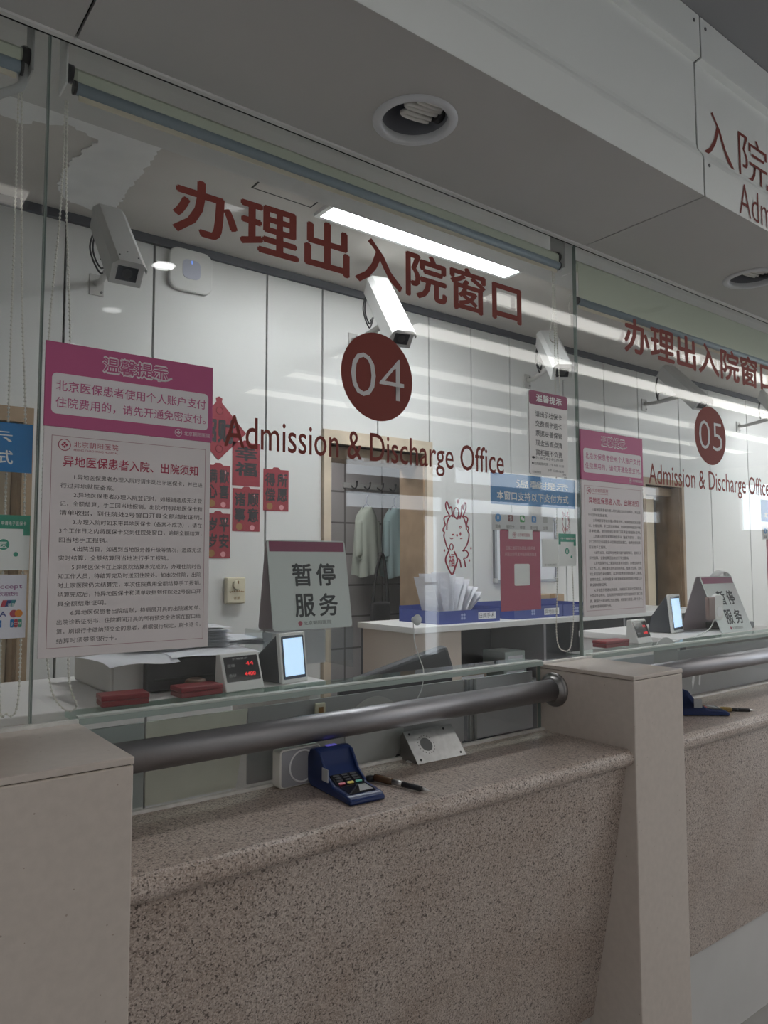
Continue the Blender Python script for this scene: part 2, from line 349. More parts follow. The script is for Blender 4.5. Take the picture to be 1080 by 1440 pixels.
# lit strips on the hall ceiling and round lamps, behind the photographer
STRIP = mat('lit_strip', (1, .97, .92), .5, emit=LED_HALL); LAMP = mat('lit_lamp', (1, 1, 1), .5, emit=DOWN); LAMPD = mat('dim_lamp', (1, 1, 1), .5, emit=5.0)
for i, (y0, y1) in enumerate(((-1.67, -1.50), (-2.47, -2.25), (-3.35, -3.13), (-4.1, -3.9), (-4.9, -4.65))):
    t = thing('strip_light', 'unseen strip light added in the hall ceiling to brighten the counters', 'ceiling light', (7.2, (y0+y1)/2, HCZ), 'hall ceiling strip lights')
    q = MB(); q.box(3.25, 11.2, y0, y1, HCZ-.012, HCZ-.004); build('diffuser', q, STRIP if i < 2 else mat('dim_strip', (1, .97, .92), .5, emit=3.0), t)
    q = MB(); q.box(3.23, 11.22, y0-.02, y0, HCZ-.02, HCZ); q.box(3.23, 11.22, y1, y1+.02, HCZ-.02, HCZ); q.box(3.23, 3.25, y0, y1, HCZ-.02, HCZ); q.box(11.2, 11.22, y0, y1, HCZ-.02, HCZ); build('frame', q, FASC, t)
for y0 in (-2.0, -2.9, -3.8, -4.7, -5.6):  # unseen strips added to light counters and pillars from the left
    t = thing('strip_light', 'unseen strip light added in the hall ceiling to brighten the counters', 'ceiling light', (-.9, y0, HCZ), 'hall ceiling strip lights')
    q = MB(); q.box(-2.6, .7, y0-.1, y0+.1, HCZ-.012, HCZ-.004); build('diffuser', q, mat('added_fill_strip', (1, .95, .88), .5, emit=2.3), t)
    q = MB(); q.box(-2.62, .72, y0-.12, y0-.1, HCZ-.02, HCZ); q.box(-2.62, .72, y0+.1, y0+.12, HCZ-.02, HCZ); q.box(-2.62, -2.6, y0-.1, y0+.1, HCZ-.02, HCZ); q.box(.7, .72, y0-.1, y0+.1, HCZ-.02, HCZ); build('frame', q, FASC, t)
for i, y in enumerate((-1.48, -2.368, -3.285, -4.279)):
    t = thing('round_lamp', 'round lit lamp in the hall ceiling', 'ceiling light', (1.5, y, HCZ), 'hall ceiling round lamps')
    q = MB(); q.cyl((1.49, y, HCZ-.006), (1.49, y, HCZ-.002), .062, seg=40); build('diffuser', q, LAMP if i == 1 else LAMPD, t)
    q = MB(); q.lathe([(.062, 0), (.062, -.012), (.075, -.012), (.08, 0)], (1.49, y, HCZ)); build('ring', q, FASC, t)
# counter window panes (upper) and the lower panes under the glass ledge
J0 = .3475
def pane(name, x0, x1, z0, z1):
    b = MB(); b.box(x0, x1, 0, .012, z0, z1, m=GLASS)
    for xx in (x0-.0015, x1): b.box(xx, xx+.0015, .0, .012, z0, z1, m=EDGE)
    return struct(name, b, GLASS)
pane('window_1', J0-P+.004, J0-.0022, LEDZ, SOFZ-.004)
pane('window_2', J0+.0022, J0+P-.0022, LEDZ, SOFZ-.004)
pane('window_3', J0+P+.0022, J0+2*P-.0022, LEDZ, SOFZ-.004)
pane('window_4', .438, 1.839, CTZ+.002, LEDZ-.014); pane('window_5', .438+P-.05, 1.839+P, CTZ+.002, LEDZ-.014)
# office back wall of seamed panels with three openings
b = MB()
seams = [-1.2, -.4, .15, .737, 1.091, 1.626, 1.932, 2.27, 2.62, 2.939, 3.258, 3.75, 4.175, 4.56, 5.08, 5.504, 6.1, 6.7, 7.4, 8.0]
holes = [(-.35, .600, 2.17), (1.973, 2.584, 2.225), (4.60, 5.06, 2.19)]
for a, c in zip(seams, seams[1:]):
    cuts = sorted({a, c, *[q for h in holes for q in h[:2] if a < q < c]})
    for p0, p1 in zip(cuts, cuts[1:]):
        zb = 0.1
        for h in holes:
            if h[0]-1e-4 <= p0 and p1 <= h[1]+1e-4: zb = h[2]
        g0 = .005 if p0 == a else 0; g1 = .005 if p1 == c else 0
        b.box(p0+g0, p1-g1, WY, WY+.03, zb, OCZ, m=WALL)
for p0, p1, zb in ((-1.2, -.35, .1), (-.35, .6, 2.17), (.6, 1.973, .1), (1.973, 2.584, 2.225), (2.584, 4.6, .1), (4.6, 5.06, 2.19), (5.06, 8, .1)): b.box(p0, p1, WY+.031, WY+.19, zb, OCZ, m=DARK)
struct('wall_back', b, WALL)
b = MB(); b.box(-1.2, 8, WY-.02, WY, OCZ-.035, OCZ); struct('trim_9', b, mat('dark_cornice', (.10, .105, .12), .6))
b = MB(); b.box(-1.3, -1.2, 0, WY+1.6, 0, OCZ); struct('wall_side', b, WALL)
b = MB(); b.box(8, 8.1, 0, WY+1.6, 0, OCZ); struct('wall_end', b, WALL)
# ragged plaster patch on the office ceiling
pts = [(.30, .545), (.90, .545), (.86, .75), (.865, 1.0), (.875, 1.25), (.80, 1.33), (.70, 1.30), (.655, 1.23), (.64, 1.1), (.645, 1.0), (.66, .9), (.68, .82), (.62, .80), (.57, .79), (.54, .82), (.50, .83), (.46, .87), (.40, .86), (.36, .88), (.30, .87), (.0, .9), (-.6, .95), (-.6, .545)]
rg = []
for (xa, ya), (xb, yb) in zip(pts, pts[1:]+pts[:1]):
    n = max(1, int(math.hypot(xb-xa, yb-ya)/.012)); flat = ya == yb == .545
    for k in range(n): rg.append((xa+(xb-xa)*k/n+(0 if flat or k == 0 else random.uniform(-.007, .007)), ya+(yb-ya)*k/n+(0 if flat or k == 0 else random.uniform(-.007, .007))))
b = MB(); b.prism(rg, .004, mtx=Matrix.Translation((0, 0, OCZ-.004))); struct('plaster_patch_ceiling', b, PLAST)
# corridor behind the open door
b = MB(); b.box(1.2, 3.6, 2.35, 2.4, .1, 2.6); struct('wall_corridor', b, GTILE)
b = MB(); b.box(1.2, 3.6, WY+.19, 2.35, 2.5, 2.6); struct('corridor_ceiling', b, OCEIL)
b = MB(); b.box(1.2, 3.6, WY, 2.35, .05, .15); struct('corridor_floor', b, OFLO)
b = MB(); b.box(1.15, 1.2, WY+.19, 2.4, .1, 2.6); b.box(3.6, 3.65, WY+.19, 2.4, .1, 2.6); struct('wall_corridor_side', b, GTILE)
b = MB(); b.box(4.2, 5.5, 2.1, 2.15, .1, 2.6); struct('wall_room', b, mat('room_wall', (.62, .60, .57), .6))
# door frames and doors
def door_frame(x0, x1, z, wid, m, m2, deep):
    b = MB()
    b.box(x0-wid, x0, WY-.02, WY+deep, .15, z+wid*1.6, m=m); b.box(x1, x1+wid, WY-.02, WY+deep, .15, z+wid*1.6, m=m); b.box(x0, x1, WY-.02, WY, z, z+wid*1.6, m=m)
    b.box(x0, x1, WY, WY+deep, z, z+.02, m=m2)
    b.box(x0, x0+.012, WY+.0, WY+deep, .15, z, m=m2); b.box(x1-.012, x1, WY, WY+deep, .15, z, m=m2); b.box(x0+.012, x1-.012, WY+.06, WY+deep, z-.06, z, m=m2); return b
struct('door_1', door_frame(-.35, .600, 2.17, .035, WOODB, WOODB, .19), WOODB)
struct('door_2', door_frame(1.973, 2.584, 2.225, .041, WOODF, WOODB, .20), WOODF)
struct('door_3', door_frame(4.60, 5.06, 2.19, .03, WOODB, WOODB, .19), WOODB)

# ================================================================== COUNTER
def pillar(x0, x1, label):
    t = thing('tile_pillar', label, 'pillar', ((x0+x1)/2, -.17, 0), 'tiled pillars between the counters')
    b = MB(); b.box(x0, x1, -.3375, .02, 0, PILZ-.0135, bev=.003); build('body', b, TILE, t)
    b = MB(); b.box(x0-.001, x1+.001, -.3385, .02, PILZ-.012, PILZ, bev=.002); build('cap_slab', b, TILE, t)
    b = MB(); b.box(x0+.004, x1-.004, -.3345, .015, PILZ-.0136, PILZ-.0118); build('grout_line', b, mat('dark_grout', (.09, .07, .05), .9), t)
    b = MB(); b.prism([(x0, -.010), (x0+.05, -.013), (x0+.1, -.010), (x0+.17, -.014), (x1-.04, -.010), (x1, -.013), (x1, 0), (x0, 0)], .007, mtx=Matrix.Translation((0, 0, PILZ))); build('caulk_bead', b, CAULK, t)
    return t
pillar(.184, .435, 'beige tiled pillar at the lower left of the photo, beside the granite counter of window 04')
pillar(1.842, 2.090, 'beige tiled pillar between the granite counters of windows 04 and 05')
def counter(x0, x1, label):
    t = thing('granite_counter', label, 'counter', ((x0+x1)/2, -.17, 0), 'granite counters')
    R = .024; pr = [(0.02, CTZ), (-.308, CTZ)] + [(-.308-R*math.sin(a), CTZ-R+R*math.cos(a)) for a in [PI*k/10 for k in range(1, 10)]] + [(-.308, CTZ-2*R), (0.02, CTZ-2*R)]
    ax = Matrix(((0, 0, 1, x0), (1, 0, 0, 0), (0, 1, 0, 0), (0, 0, 0, 1)))
    b = MB(); b.prism(pr, x1-x0, mtx=ax); o = build('countertop', b, GRAN, t)
    pr = [(-.306, CTZ-2*R), (-.242, .67), (-.176, .335), (-.165, .335), (-.10, .335), (-.10, CTZ-2*R)]
    b = MB(); b.prism(pr, x1-x0, mtx=ax); build('front_panel', b, GRAN, t)
    b = MB(); b.box(x0, x1, -.165, -.10, 0, .335); build('base_panel', b, TILE2, t)
    pts = []; n = 40
    for i in range(n+1): pts.append((x0+(x1-x0)*i/n, -.010-.004*random.random()))
    b = MB(); b.prism(pts+[(x1, 0), (x0, 0)], .007, mtx=Matrix.Translation((0, 0, CTZ))); build('caulk_bead', b, CAULK, t)
    return t
counter(.4352, 1.8418, 'speckled granite counter with rounded front edge under window 04')
counter(2.0902, 3.75, 'speckled granite counter beyond the middle pillar, under window 05')
def rail(x0, x1, label):
    t = thing('guard_rail', label, 'rail', ((x0+x1)/2, -.055, 1.249), 'grey tubular rails')
    b = MB(); b.cyl((x0, -.055, 1.249), (x1, -.055, 1.249), .0325, seg=40); build('pipe', b, STEEL, t)
    for xx, s in ((x0, 1), (x1, -1)):
        b = MB(); b.lathe([(.0, 0), (.052, 0), (.052, .006), (.046, .009), (.040, .010), (.040, .018), (.033, .020)], mtx=Matrix.Translation((xx, -.055, 1.249)) @ Matrix.Rotation(s*PI/2, 4, 'Y')); build('flange', b, mat('flange_steel', (.30, .29, .29), .4, 1), t)
rail(.4352, 1.8418, 'scuffed grey steel rail crossing in front of the glass of window 04')
rail(2.0912, 3.75, 'grey steel rail in front of the glass of window 05')
def ledge(x0, x1, label):
    t = thing('glass_ledge', label, 'ledge', ((x0+x1)/2, .05, LEDZ-.012), 'glass ledges')
    b = MB(); b.box(x0, x1, -.010, .10, LEDZ-.0125, LEDZ-.0005, m=LGLASS); build('sheet', b, LGLASS, t)
    b = MB(); b.box(x0, x1, -.0125, -.0102, LEDZ-.0125, LEDZ-.0005); build('polished_edge', b, mat('polished_glass_edge', (.33, .39, .36), .15), t)
    b = MB(); pts = [(x0+(x1-x0)*i/50, -.004-.003*random.random()) for i in range(51)]
    b.prism(pts+[(x1, .016), (x0, .016)], .004, mtx=Matrix.Translation((0, 0, LEDZ-.0004))); build('sealant', b, mat('sealant', (.55, .58, .55), .6), t)
ledge(.4362, 1.8408, 'clear glass ledge under the pane of window 04'); ledge(2.0912, 3.75, 'clear glass ledge under the pane of window 05')
def worktop(x0, x1, label):
    o = MB(); o.box(x0, x1, .101, .60, LEDZ-.03, LEDZ-.0005, bev=.003); t = thing('office_desk', label, 'desk', ((x0+x1)/2, .35, .15))
    build('desktop', o, OFFW, t)
    for xx in (x0+.01, x1-.04):
        q = MB(); q.box(xx, xx+.03, .12, .58, .15, LEDZ-.031); build('side_panel', q, OFFW, t)
worktop(-.7, 1.10, 'off-white staff desk carrying the black-fronted printer'); worktop(2.80, 3.7, 'off-white staff desk carrying the flat black device and the leaning service sign')
# boards that close the space under the ledge, seen through the lower panes
def board(name, label, x0, x1, m, z0=CTZ, z1=LEDZ-.034, y=.034, tilt=0):
    b = MB(); b.prism([(x0, z0), (x1-tilt, z0), (x1, z1), (x0, z1)], .006, mtx=facing(y+.006)); return tag(build(name, b, m), label, 'board')
board('blank_board', 'narrow bluish board behind the lower glass beside the lower-left pillar', .437, .585, mat('bluish_board', (.46, .50, .50), .5))
board('blank_board', 'cream board with faint ruled lines behind the lower glass of window 04', .590, .835, mat('lined_cream_board', (.72, .71, .62), .6, noise=(14, .06)), tilt=.03)
board('blank_board', 'grey board behind the lower glass, above the card terminal of window 04', .838, 1.545, mat('grey_board', (.42, .41, .42), .5, noise=(6, .08)), y=.040)
board('blank_board', 'pale lilac-grey board behind the lower glass next to the middle pillar', 1.592, 1.84, mat('lilac_board', (.58, .58, .62), .5))
b = MB(); b.box(1.549, 1.588, .03, .042, CTZ, LEDZ-.034); b.box(1.556, 1.562, .026, .03, CTZ, LEDZ-.034); b.box(1.575, 1.581, .026, .03, CTZ, LEDZ-.034); tag(build('aluminium_profile', b, mat('aluminium', (.40, .41, .42), .4, 1)), 'upright aluminium strip between two boards under the ledge of window 04', 'profile')
b = MB(); b.prism(disc(1.215, 1.185, .098), .004, mtx=facing(.040)); t = tag(build('round_plate', b, mat('grey_plate', (.56, .55, .54), .5)), 'grey round plate partly behind the rail of window 04', 'plate')
b = MB(); b.tube([(1.215+.075*math.cos(a), .034, 1.185+.075*math.sin(a)) for a in [PI*.35+PI*.5*k/12 for k in range(13)]], .002); build('rim_line', b, INKG, t)
b = MB(); b.box(1.02, 1.05, .026, .034, 1.248, 1.288, bev=.003); o = tag(build('cable_socket', b, CREAM), 'small cream cable socket just above the rail of window 04', 'socket')
q = MB(); q.box(1.028, 1.042, .0245, .0265, 1.262, 1.278); build('jack', q, GOLD, o)
board('blank_board', 'grey board behind the lower glass of window 05', 2.53, 3.75, mat('grey_board', (.30, .29, .295), .5), y=.040)
board('blank_board', 'pale board behind the lower glass, right behind the card terminal of window 05', 2.092, 2.52, mat('lilac_board', (.58, .58, .62), .5))
b = MB(); b.prism(disc(2.60, 1.27, .085), .004, mtx=facing(.038)); tag(build('round_plate', b, mat('pale_plate', (.5, .5, .5), .5)), 'pale round plate under the ledge of window 05', 'plate')
# torn tape left on the lower pane of window 05
b = MB()
for pts in ([(2.715, 1.24), (2.735, 1.25), (2.742, 1.215), (2.735, 1.18), (2.722, 1.15), (2.717, 1.18), (2.726, 1.21)], [(2.752, 1.245), (2.775, 1.25), (2.782, 1.2), (2.775, 1.16), (2.765, 1.165), (2.770, 1.2), (2.766, 1.235)]):
    b.prism(pts, .0006, mtx=facing(-.0002))
b.prism([(2.735, 1.238), (2.755, 1.243), (2.755, 1.249), (2.733, 1.246)], .0006, mtx=facing(-.0002))
tag(build('torn_tape', b, PRWH), 'torn scrap of white tape stuck on the lower glass of window 05', 'tape')
# wall switch etc. of the office
t = thing('volume_switch', 'cream wall switch box with a round dial below the red papers', 'switch', (1.471, WY, 1.47))
b = MB(); b.box(1.426, 1.516, WY-.032, WY, 1.466, 1.580, bev=.006); build('box', b, CREAM, t)
b = MB(); b.cyl((1.473, WY-.032, 1.548), (1.473, WY-.045, 1.548), .0225, .019, seg=32); o = build('dial', b, CREAM, t)
b = MB(); b.box(1.471, 1.475, WY-.0465, WY-.045, 1.553, 1.566); build('pointer', b, GOLD, o)
b = MB()
for k in range(7):
    a = PI*(.15+.7*k/6); b.prism(disc(1.473+.034*math.cos(a), 1.512-.0+.0*k+.010*math.sin(a), .0025, 10), .0006, mtx=facing(WY-.032))
b.box(1.435, 1.508, WY-.0327, WY-.032, 1.518, 1.5195); line(b, '音量', 1.473, 1.49, .016, WY-.0326, align='c'); build('markings', b, GOLD, t)
t = thing('wireless_access_point', 'white rounded-square wireless access point on the wall beside the first camera', 'access point', (1.247, WY, 2.81))
b = MB(); b.prism(rrect(1.148, 1.345, 2.812, 2.998, .042, 8), .022, bev=.006, mtx=facing(WY)); build('shell', b, mat('pale_shell', (.74, .74, .72), .4), t)
b = MB(); b.prism(rrect(1.206, 1.287, 2.868, 2.952, .024, 8), .0015, mtx=facing(WY-.022)); o = build('status_window', b, mat('lilac_window', (.56, .58, .68), .3), t)
b = MB(); b.box(1.246, 1.249, WY-.0247, WY-.0235, 2.935, 2.948); build('status_light', b, mat('blue_led', (.15, .3, 1), .5, emit=2.0), o)
b = MB(); b.tube([(1.30, WY-.006, 3.03), (1.303, WY-.012, 3.005), (1.296, WY-.006, 2.985)], .003); build('cable', b, GREYP, t)
# office ceiling light
LEDM = mat('lit_panel', (.96, .98, 1), .5, emit=LED_OFFICE)
def led(x0, x1, label):
    t = thing('led_panel', label, 'ceiling light', ((x0+x1)/2, .68, OCZ), 'office ceiling panels')
    q = MB(); q.box(x0, x1, .50, .82, OCZ-.010, OCZ-.006); build('diffuser', q, LEDM, t)
    q = MB(); q.box(x0-.02, x1+.02, .82, .835, OCZ-.014, OCZ); q.box(x0-.02, x0, .5, .82, OCZ-.014, OCZ); q.box(x1, x1+.02, .5, .82, OCZ-.014, OCZ); build('frame', q, WHITE, t)
led(1.532, 2.578, 'long white lit panel in the office ceiling behind the lettering of window 04')
led(5.6, 6.2, 'lit panel added to brighten the back wall, hidden behind the blind of window 05')  # added panel, brightens the wall of the far bay
led(6.6, 7.6, 'unseen lit panel added beyond window 05 to brighten the back wall')  # another added panel, out of view, for more light on the wall
t = thing('access_hatch', 'thin square ceiling hatch outline just before the lit panel', 'hatch', (1.36, .7, OCZ))
b = MB()
for a0, a1, c0, c1 in ((1.22, 1.226, .56, .80), (1.47, 1.476, .56, .80), (1.22, 1.476, .795, .80)): b.box(a0, a1, c0, c1, OCZ-.002, OCZ)
build('hatch_joint', b, DARK, t); b = MB(); b.box(1.226, 1.47, .56, .795, OCZ-.0015, OCZ); build('lid', b, OCEIL, t)
# corridor lamp (lights the tiled corridor behind the open door)
t = thing('corridor_lamp', 'flat lit lamp in the corridor ceiling behind the open door', 'ceiling light', (2.2, 1.95, 2.5))
b = MB(); b.box(1.9, 2.5, 1.8, 2.1, 2.485, 2.49); build('diffuser', b, mat('lit_corridor_lamp', (1, .97, .95), .5, emit=CORR), t); b = MB(); b.box(1.88, 2.52, 1.78, 2.12, 2.491, 2.5); build('frame', b, WHITE, t)
t = thing('room_lamp', 'flat lit lamp in the room beyond the far door', 'ceiling light', (4.9, 1.85, 2.5))
b = MB(); b.box(4.6, 5.2, 1.75, 2.0, 2.485, 2.49); build('diffuser', b, mat('lit_room_lamp', (1, .96, .9), .5, emit=.5), t)
b = MB(); b.box(4.2, 5.6, 1.62, 2.15, 2.5, 2.6); struct('room_ceiling', b, OCEIL)
b = MB(); b.box(4.15, 4.2, WY+.19, 2.15, .1, 2.6); b.box(5.5, 5.55, WY+.19, 2.15, .1, 2.6); struct('wall_room_side', b, MATS['room_wall'])
b = MB(); b.box(4.2, 5.5, WY, 2.1, .05, .15); struct('room_floor', b, OFLO)

# ================================================================== LETTERING AND NOTICES ON THE GLASS
OUT, INN = -.0012, .0135      # just outside / just inside the pane
def window_letters(dx, num, dz, z2):
    b = MB(); text(b, '办理出入院窗口', .614+dx, 1.777+dx, 2.397+dz, 2.534+dz, OUT, bold=.022)
    tag(build('window_lettering', b, MAROON), 'big dark red Chinese lettering high on the glass of window %s' % num, 'lettering', 'red lettering on the glass')
    b = MB(); text(b, 'Admission & Discharge Office', .748+dx, 1.686+dx, 1.890+z2, 1.992+z2, OUT, bold=.004)
    tag(build('window_lettering', b, MAROON), 'dark red English lettering across the middle of window %s' % num, 'lettering', 'red lettering on the glass')
    t = thing('number_disc', 'dark red round disc numbered %s on the glass' % num, 'number sign', (1.198+dx, 0, 2.027+dz*.8), 'window number discs')
    b = MB(); b.prism(disc(1.198+dx, 2.147+dz*.8, .121, 64), .0008, mtx=facing(-.0005)); build('disc', b, MAROON, t)
    b = MB(); text(b, num, 1.108+dx, 1.288+dx, 2.088+dz*.8, 2.206+dz*.8, -.0022, bold=-.012); build('numeral', b, mat('number_white', (.62, .60, .60), .5), t)
window_letters(0, '04', 0, 0); window_letters(P+.006, '05', .018, .022)
LINES = ['　　1.异地医保患者办理入院时请主动出示医保卡，并已进', '行过异地就医备案。', '　　2.异地医保患者办理入院登记时，如报错造成无法登', '记，全额结算，手工回当地报销。出院时持异地医保卡和', '清单收据，到住院处2号窗口开具全额结账证明。',
 '　　3.办理入院时如未带异地医保卡（备案不成功），请在', '3个工作日之内将医保卡交到住院处窗口，逾期全额结算，', '回当地手工报销。', '　　4.出院当日，如遇到当地服务器升级等情况，造成无法', '实时结算，全额结算回当地进行手工报销。', '　　5.异地医保卡在上家医院结算未完成的，办理住院时告',
 '知工作人员，待结算完及时送回住院处。如本次住院，出院', '时上家医院仍未结算完，本次住院费用全额结算手工报销。', '结算完成后，持异地医保卡和清单收据到住院处2号窗口开', '具全额结账证明。', '　　6.异地医保患者出院结账，持病房开具的出院通知单、', '出院诊断证明书、住院期间开具的所有预交金收据在窗口结', '算，刷银行卡缴纳预交金的患者，根据银行规定，刷卡退卡，', '结算时须带原银行卡。']
def logo(b, cx, cz, r, y, m):
    b.tube([(cx+r*math.cos(2*PI*k/32), y, cz+r*math.sin(2*PI*k/32)) for k in range(32)], r*.07, m=m, seg=5, closed=True)
    for dx, dz in ((0, 1), (1, 0), (0, -1), (-1, 0)):
        q = r*.33; c0, c1 = cx+dx*q*1.05, cz+dz*q*1.05; e = q*.78
        b.prism([(c0, c1+e), (c0-e, c1), (c0, c1-e), (c0+e, c1)], .0003, m=m, mtx=facing(y))
def poster(dx, num):
    X0, X1 = .3555+dx, .713+dx; y = -.0045
    t = thing('notice_poster', 'pink-headed notice poster on the glass of window %s, grey text sheet under a magenta panel' % num, 'poster', ((X0+X1)/2, 0, 1.455), 'pink-headed notice posters')
    b = MB(); b.box(X0, X1, y, -.0008, 1.455, 1.919, bev=.0008); build('text_sheet', b, PAPERW, t)
    b = MB(); z0, z1, q = 1.474, 1.902, .0009
    for a in ((X0+.015, X0+.015+q, z0, z1), (X1-.012-q, X1-.012, z0, z1), (X0+.015, X1-.012, z0, z0+q), (X0+.015, X1-.012, z1-q, z1)): b.box(a[0], a[1], y-.0003, y, a[2], a[3])
    build('border_line', b, mat('dull_border', (.36, .16, .19), .5), t); b = MB()
    logo(b, X0+.040, 1.884, .0115, y-.0002, REDT)
    line(b, '北京朝阳医院', X0+.058, 1.887, .0135, y-.0003, x1=X0+.148, m=REDT); line(b, 'BEIJING CHAO-YANG HOSPITAL', X0+.058, 1.8755, .0058, y-.0003, x1=X0+.148, m=REDT)
    text(b, '异地医保患者入院、出院须知', X0+.038, X1-.030, 1.8395, 1.8625, y-.0003, bold=.012, m=REDT); b.mats[0] = REDT; build('red_print', b, REDT, t)
    b = MB()
    for i, s in enumerate(LINES):
        s2 = s.replace('　', ''); n = sum(1 if ord(c) > 255 else .55 for c in s2); ind = .026 if s.startswith('　') else 0
        full = n > 21; line(b, s2, X0+.034+ind, 1.8195-i*.01842, .0112, y-.0003, x1=(X1-.019 if full else X0+.034+ind+n*.0120))
    build('black_print', b, INKG, t)
    y = -.0062
    b = MB(); b.box(X0-.001, X1+.003, y, -.0008, 1.920, 2.094, bev=.0006); h = build('header_panel', b, PINK, t)
    b = MB(); b.prism(rrect(X0+.012, X1-.008, 1.946, 2.030, .010), .0004, mtx=facing(y)); build('white_box', b, mat('pale_print', (.72, .68, .70), .5), h)
    b = MB(); text(b, '北京医保患者使用个人账户支付', X0+.020, X1-.014, 1.9935, 2.0155, y-.0007, bold=.006); text(b, '住院费用的，请先开通免密支付。', X0+.020, X1-.014, 1.959, 1.981, y-.0007, bold=.006); build('pink_print', b, PINK, h)
    b = MB(); text(b, '温馨提示', X0+.110, X0+.255, 2.042, 2.082, y-.0003, bold=.06); 
    b.tube(smooth_path([(X0+.215, y-.0003, 2.050), (X0+.235, y-.0003, 2.046), (X0+.25, y-.0003, 2.047), (X0+.262, y-.0003, 2.054)], 5), .0022)
    build('title_halo', b, MATS['pale_print'], h)
    b = MB(); logo(b, X1-.078, 1.934, .008, y-.0002, None); line(b, '北京朝阳医院', X1-.065, 1.934, .0105, y-.0003, x1=X1-.003); build('hospital_name', b, MATS['pale_print'], h)
    b = MB(); text(b, '温馨提示', X0+.112, X0+.253, 2.046, 2.078, y-.0009, bold=.012); build('title_print', b, PINK, h)
    return t
po = poster(0, '04'); copy_tree(po, label='pink-headed notice poster on the glass of window 05, beside the glass joint', shift=(P-.006, 0, .004))
# small acrylic tips board
t = thing('tips_board', 'small white acrylic board with a maroon head and short lines of black text', 'notice board', (1.895, 0, 1.925))
b = MB(); b.prism(rrect(1.802, 1.992, 1.925, 2.198, .008), .004, mtx=facing(-.0008)); build('plate', b, OFFW, t)
b = MB(); b.prism(rrect(1.8025, 1.9915, 2.152, 2.1975, .008), .0005, mtx=facing(-.0048)); h = build('header', b, mat('wine_print', (.25, .03, .10), .5), t)
b = MB(); text(b, '温馨提示', 1.835, 1.963, 2.163, 2.188, -.0058, bold=.012); build('white_print', b, PRWH, h)
b = MB()
for i, s in enumerate(('请出示社保卡', '交费刷卡退卡', '票据妥善保管', '现金当面点清', '离柜概不负责')): text(b, s, 1.831, 1.962, 2.113-i*.0315, 2.133-i*.0315, -.0052, bold=.006)
for i, (s, a, c) in enumerate((('●住院24小时办理', 1.811, 1.966), ('●出院结账时间 上午 8:00-11:30', 1.811, 1.968), ('下午 13:00-16:30', 1.886, 1.968))): line(b, s, a, 1.9795-i*.0185, .0105, -.0052, x1=c)
line(b, '北京朝阳医院', 1.812, 1.933, .007, -.0052); line(b, '住院处', 1.962, 1.933, .006, -.0052); build('black_print', b, INK, t)
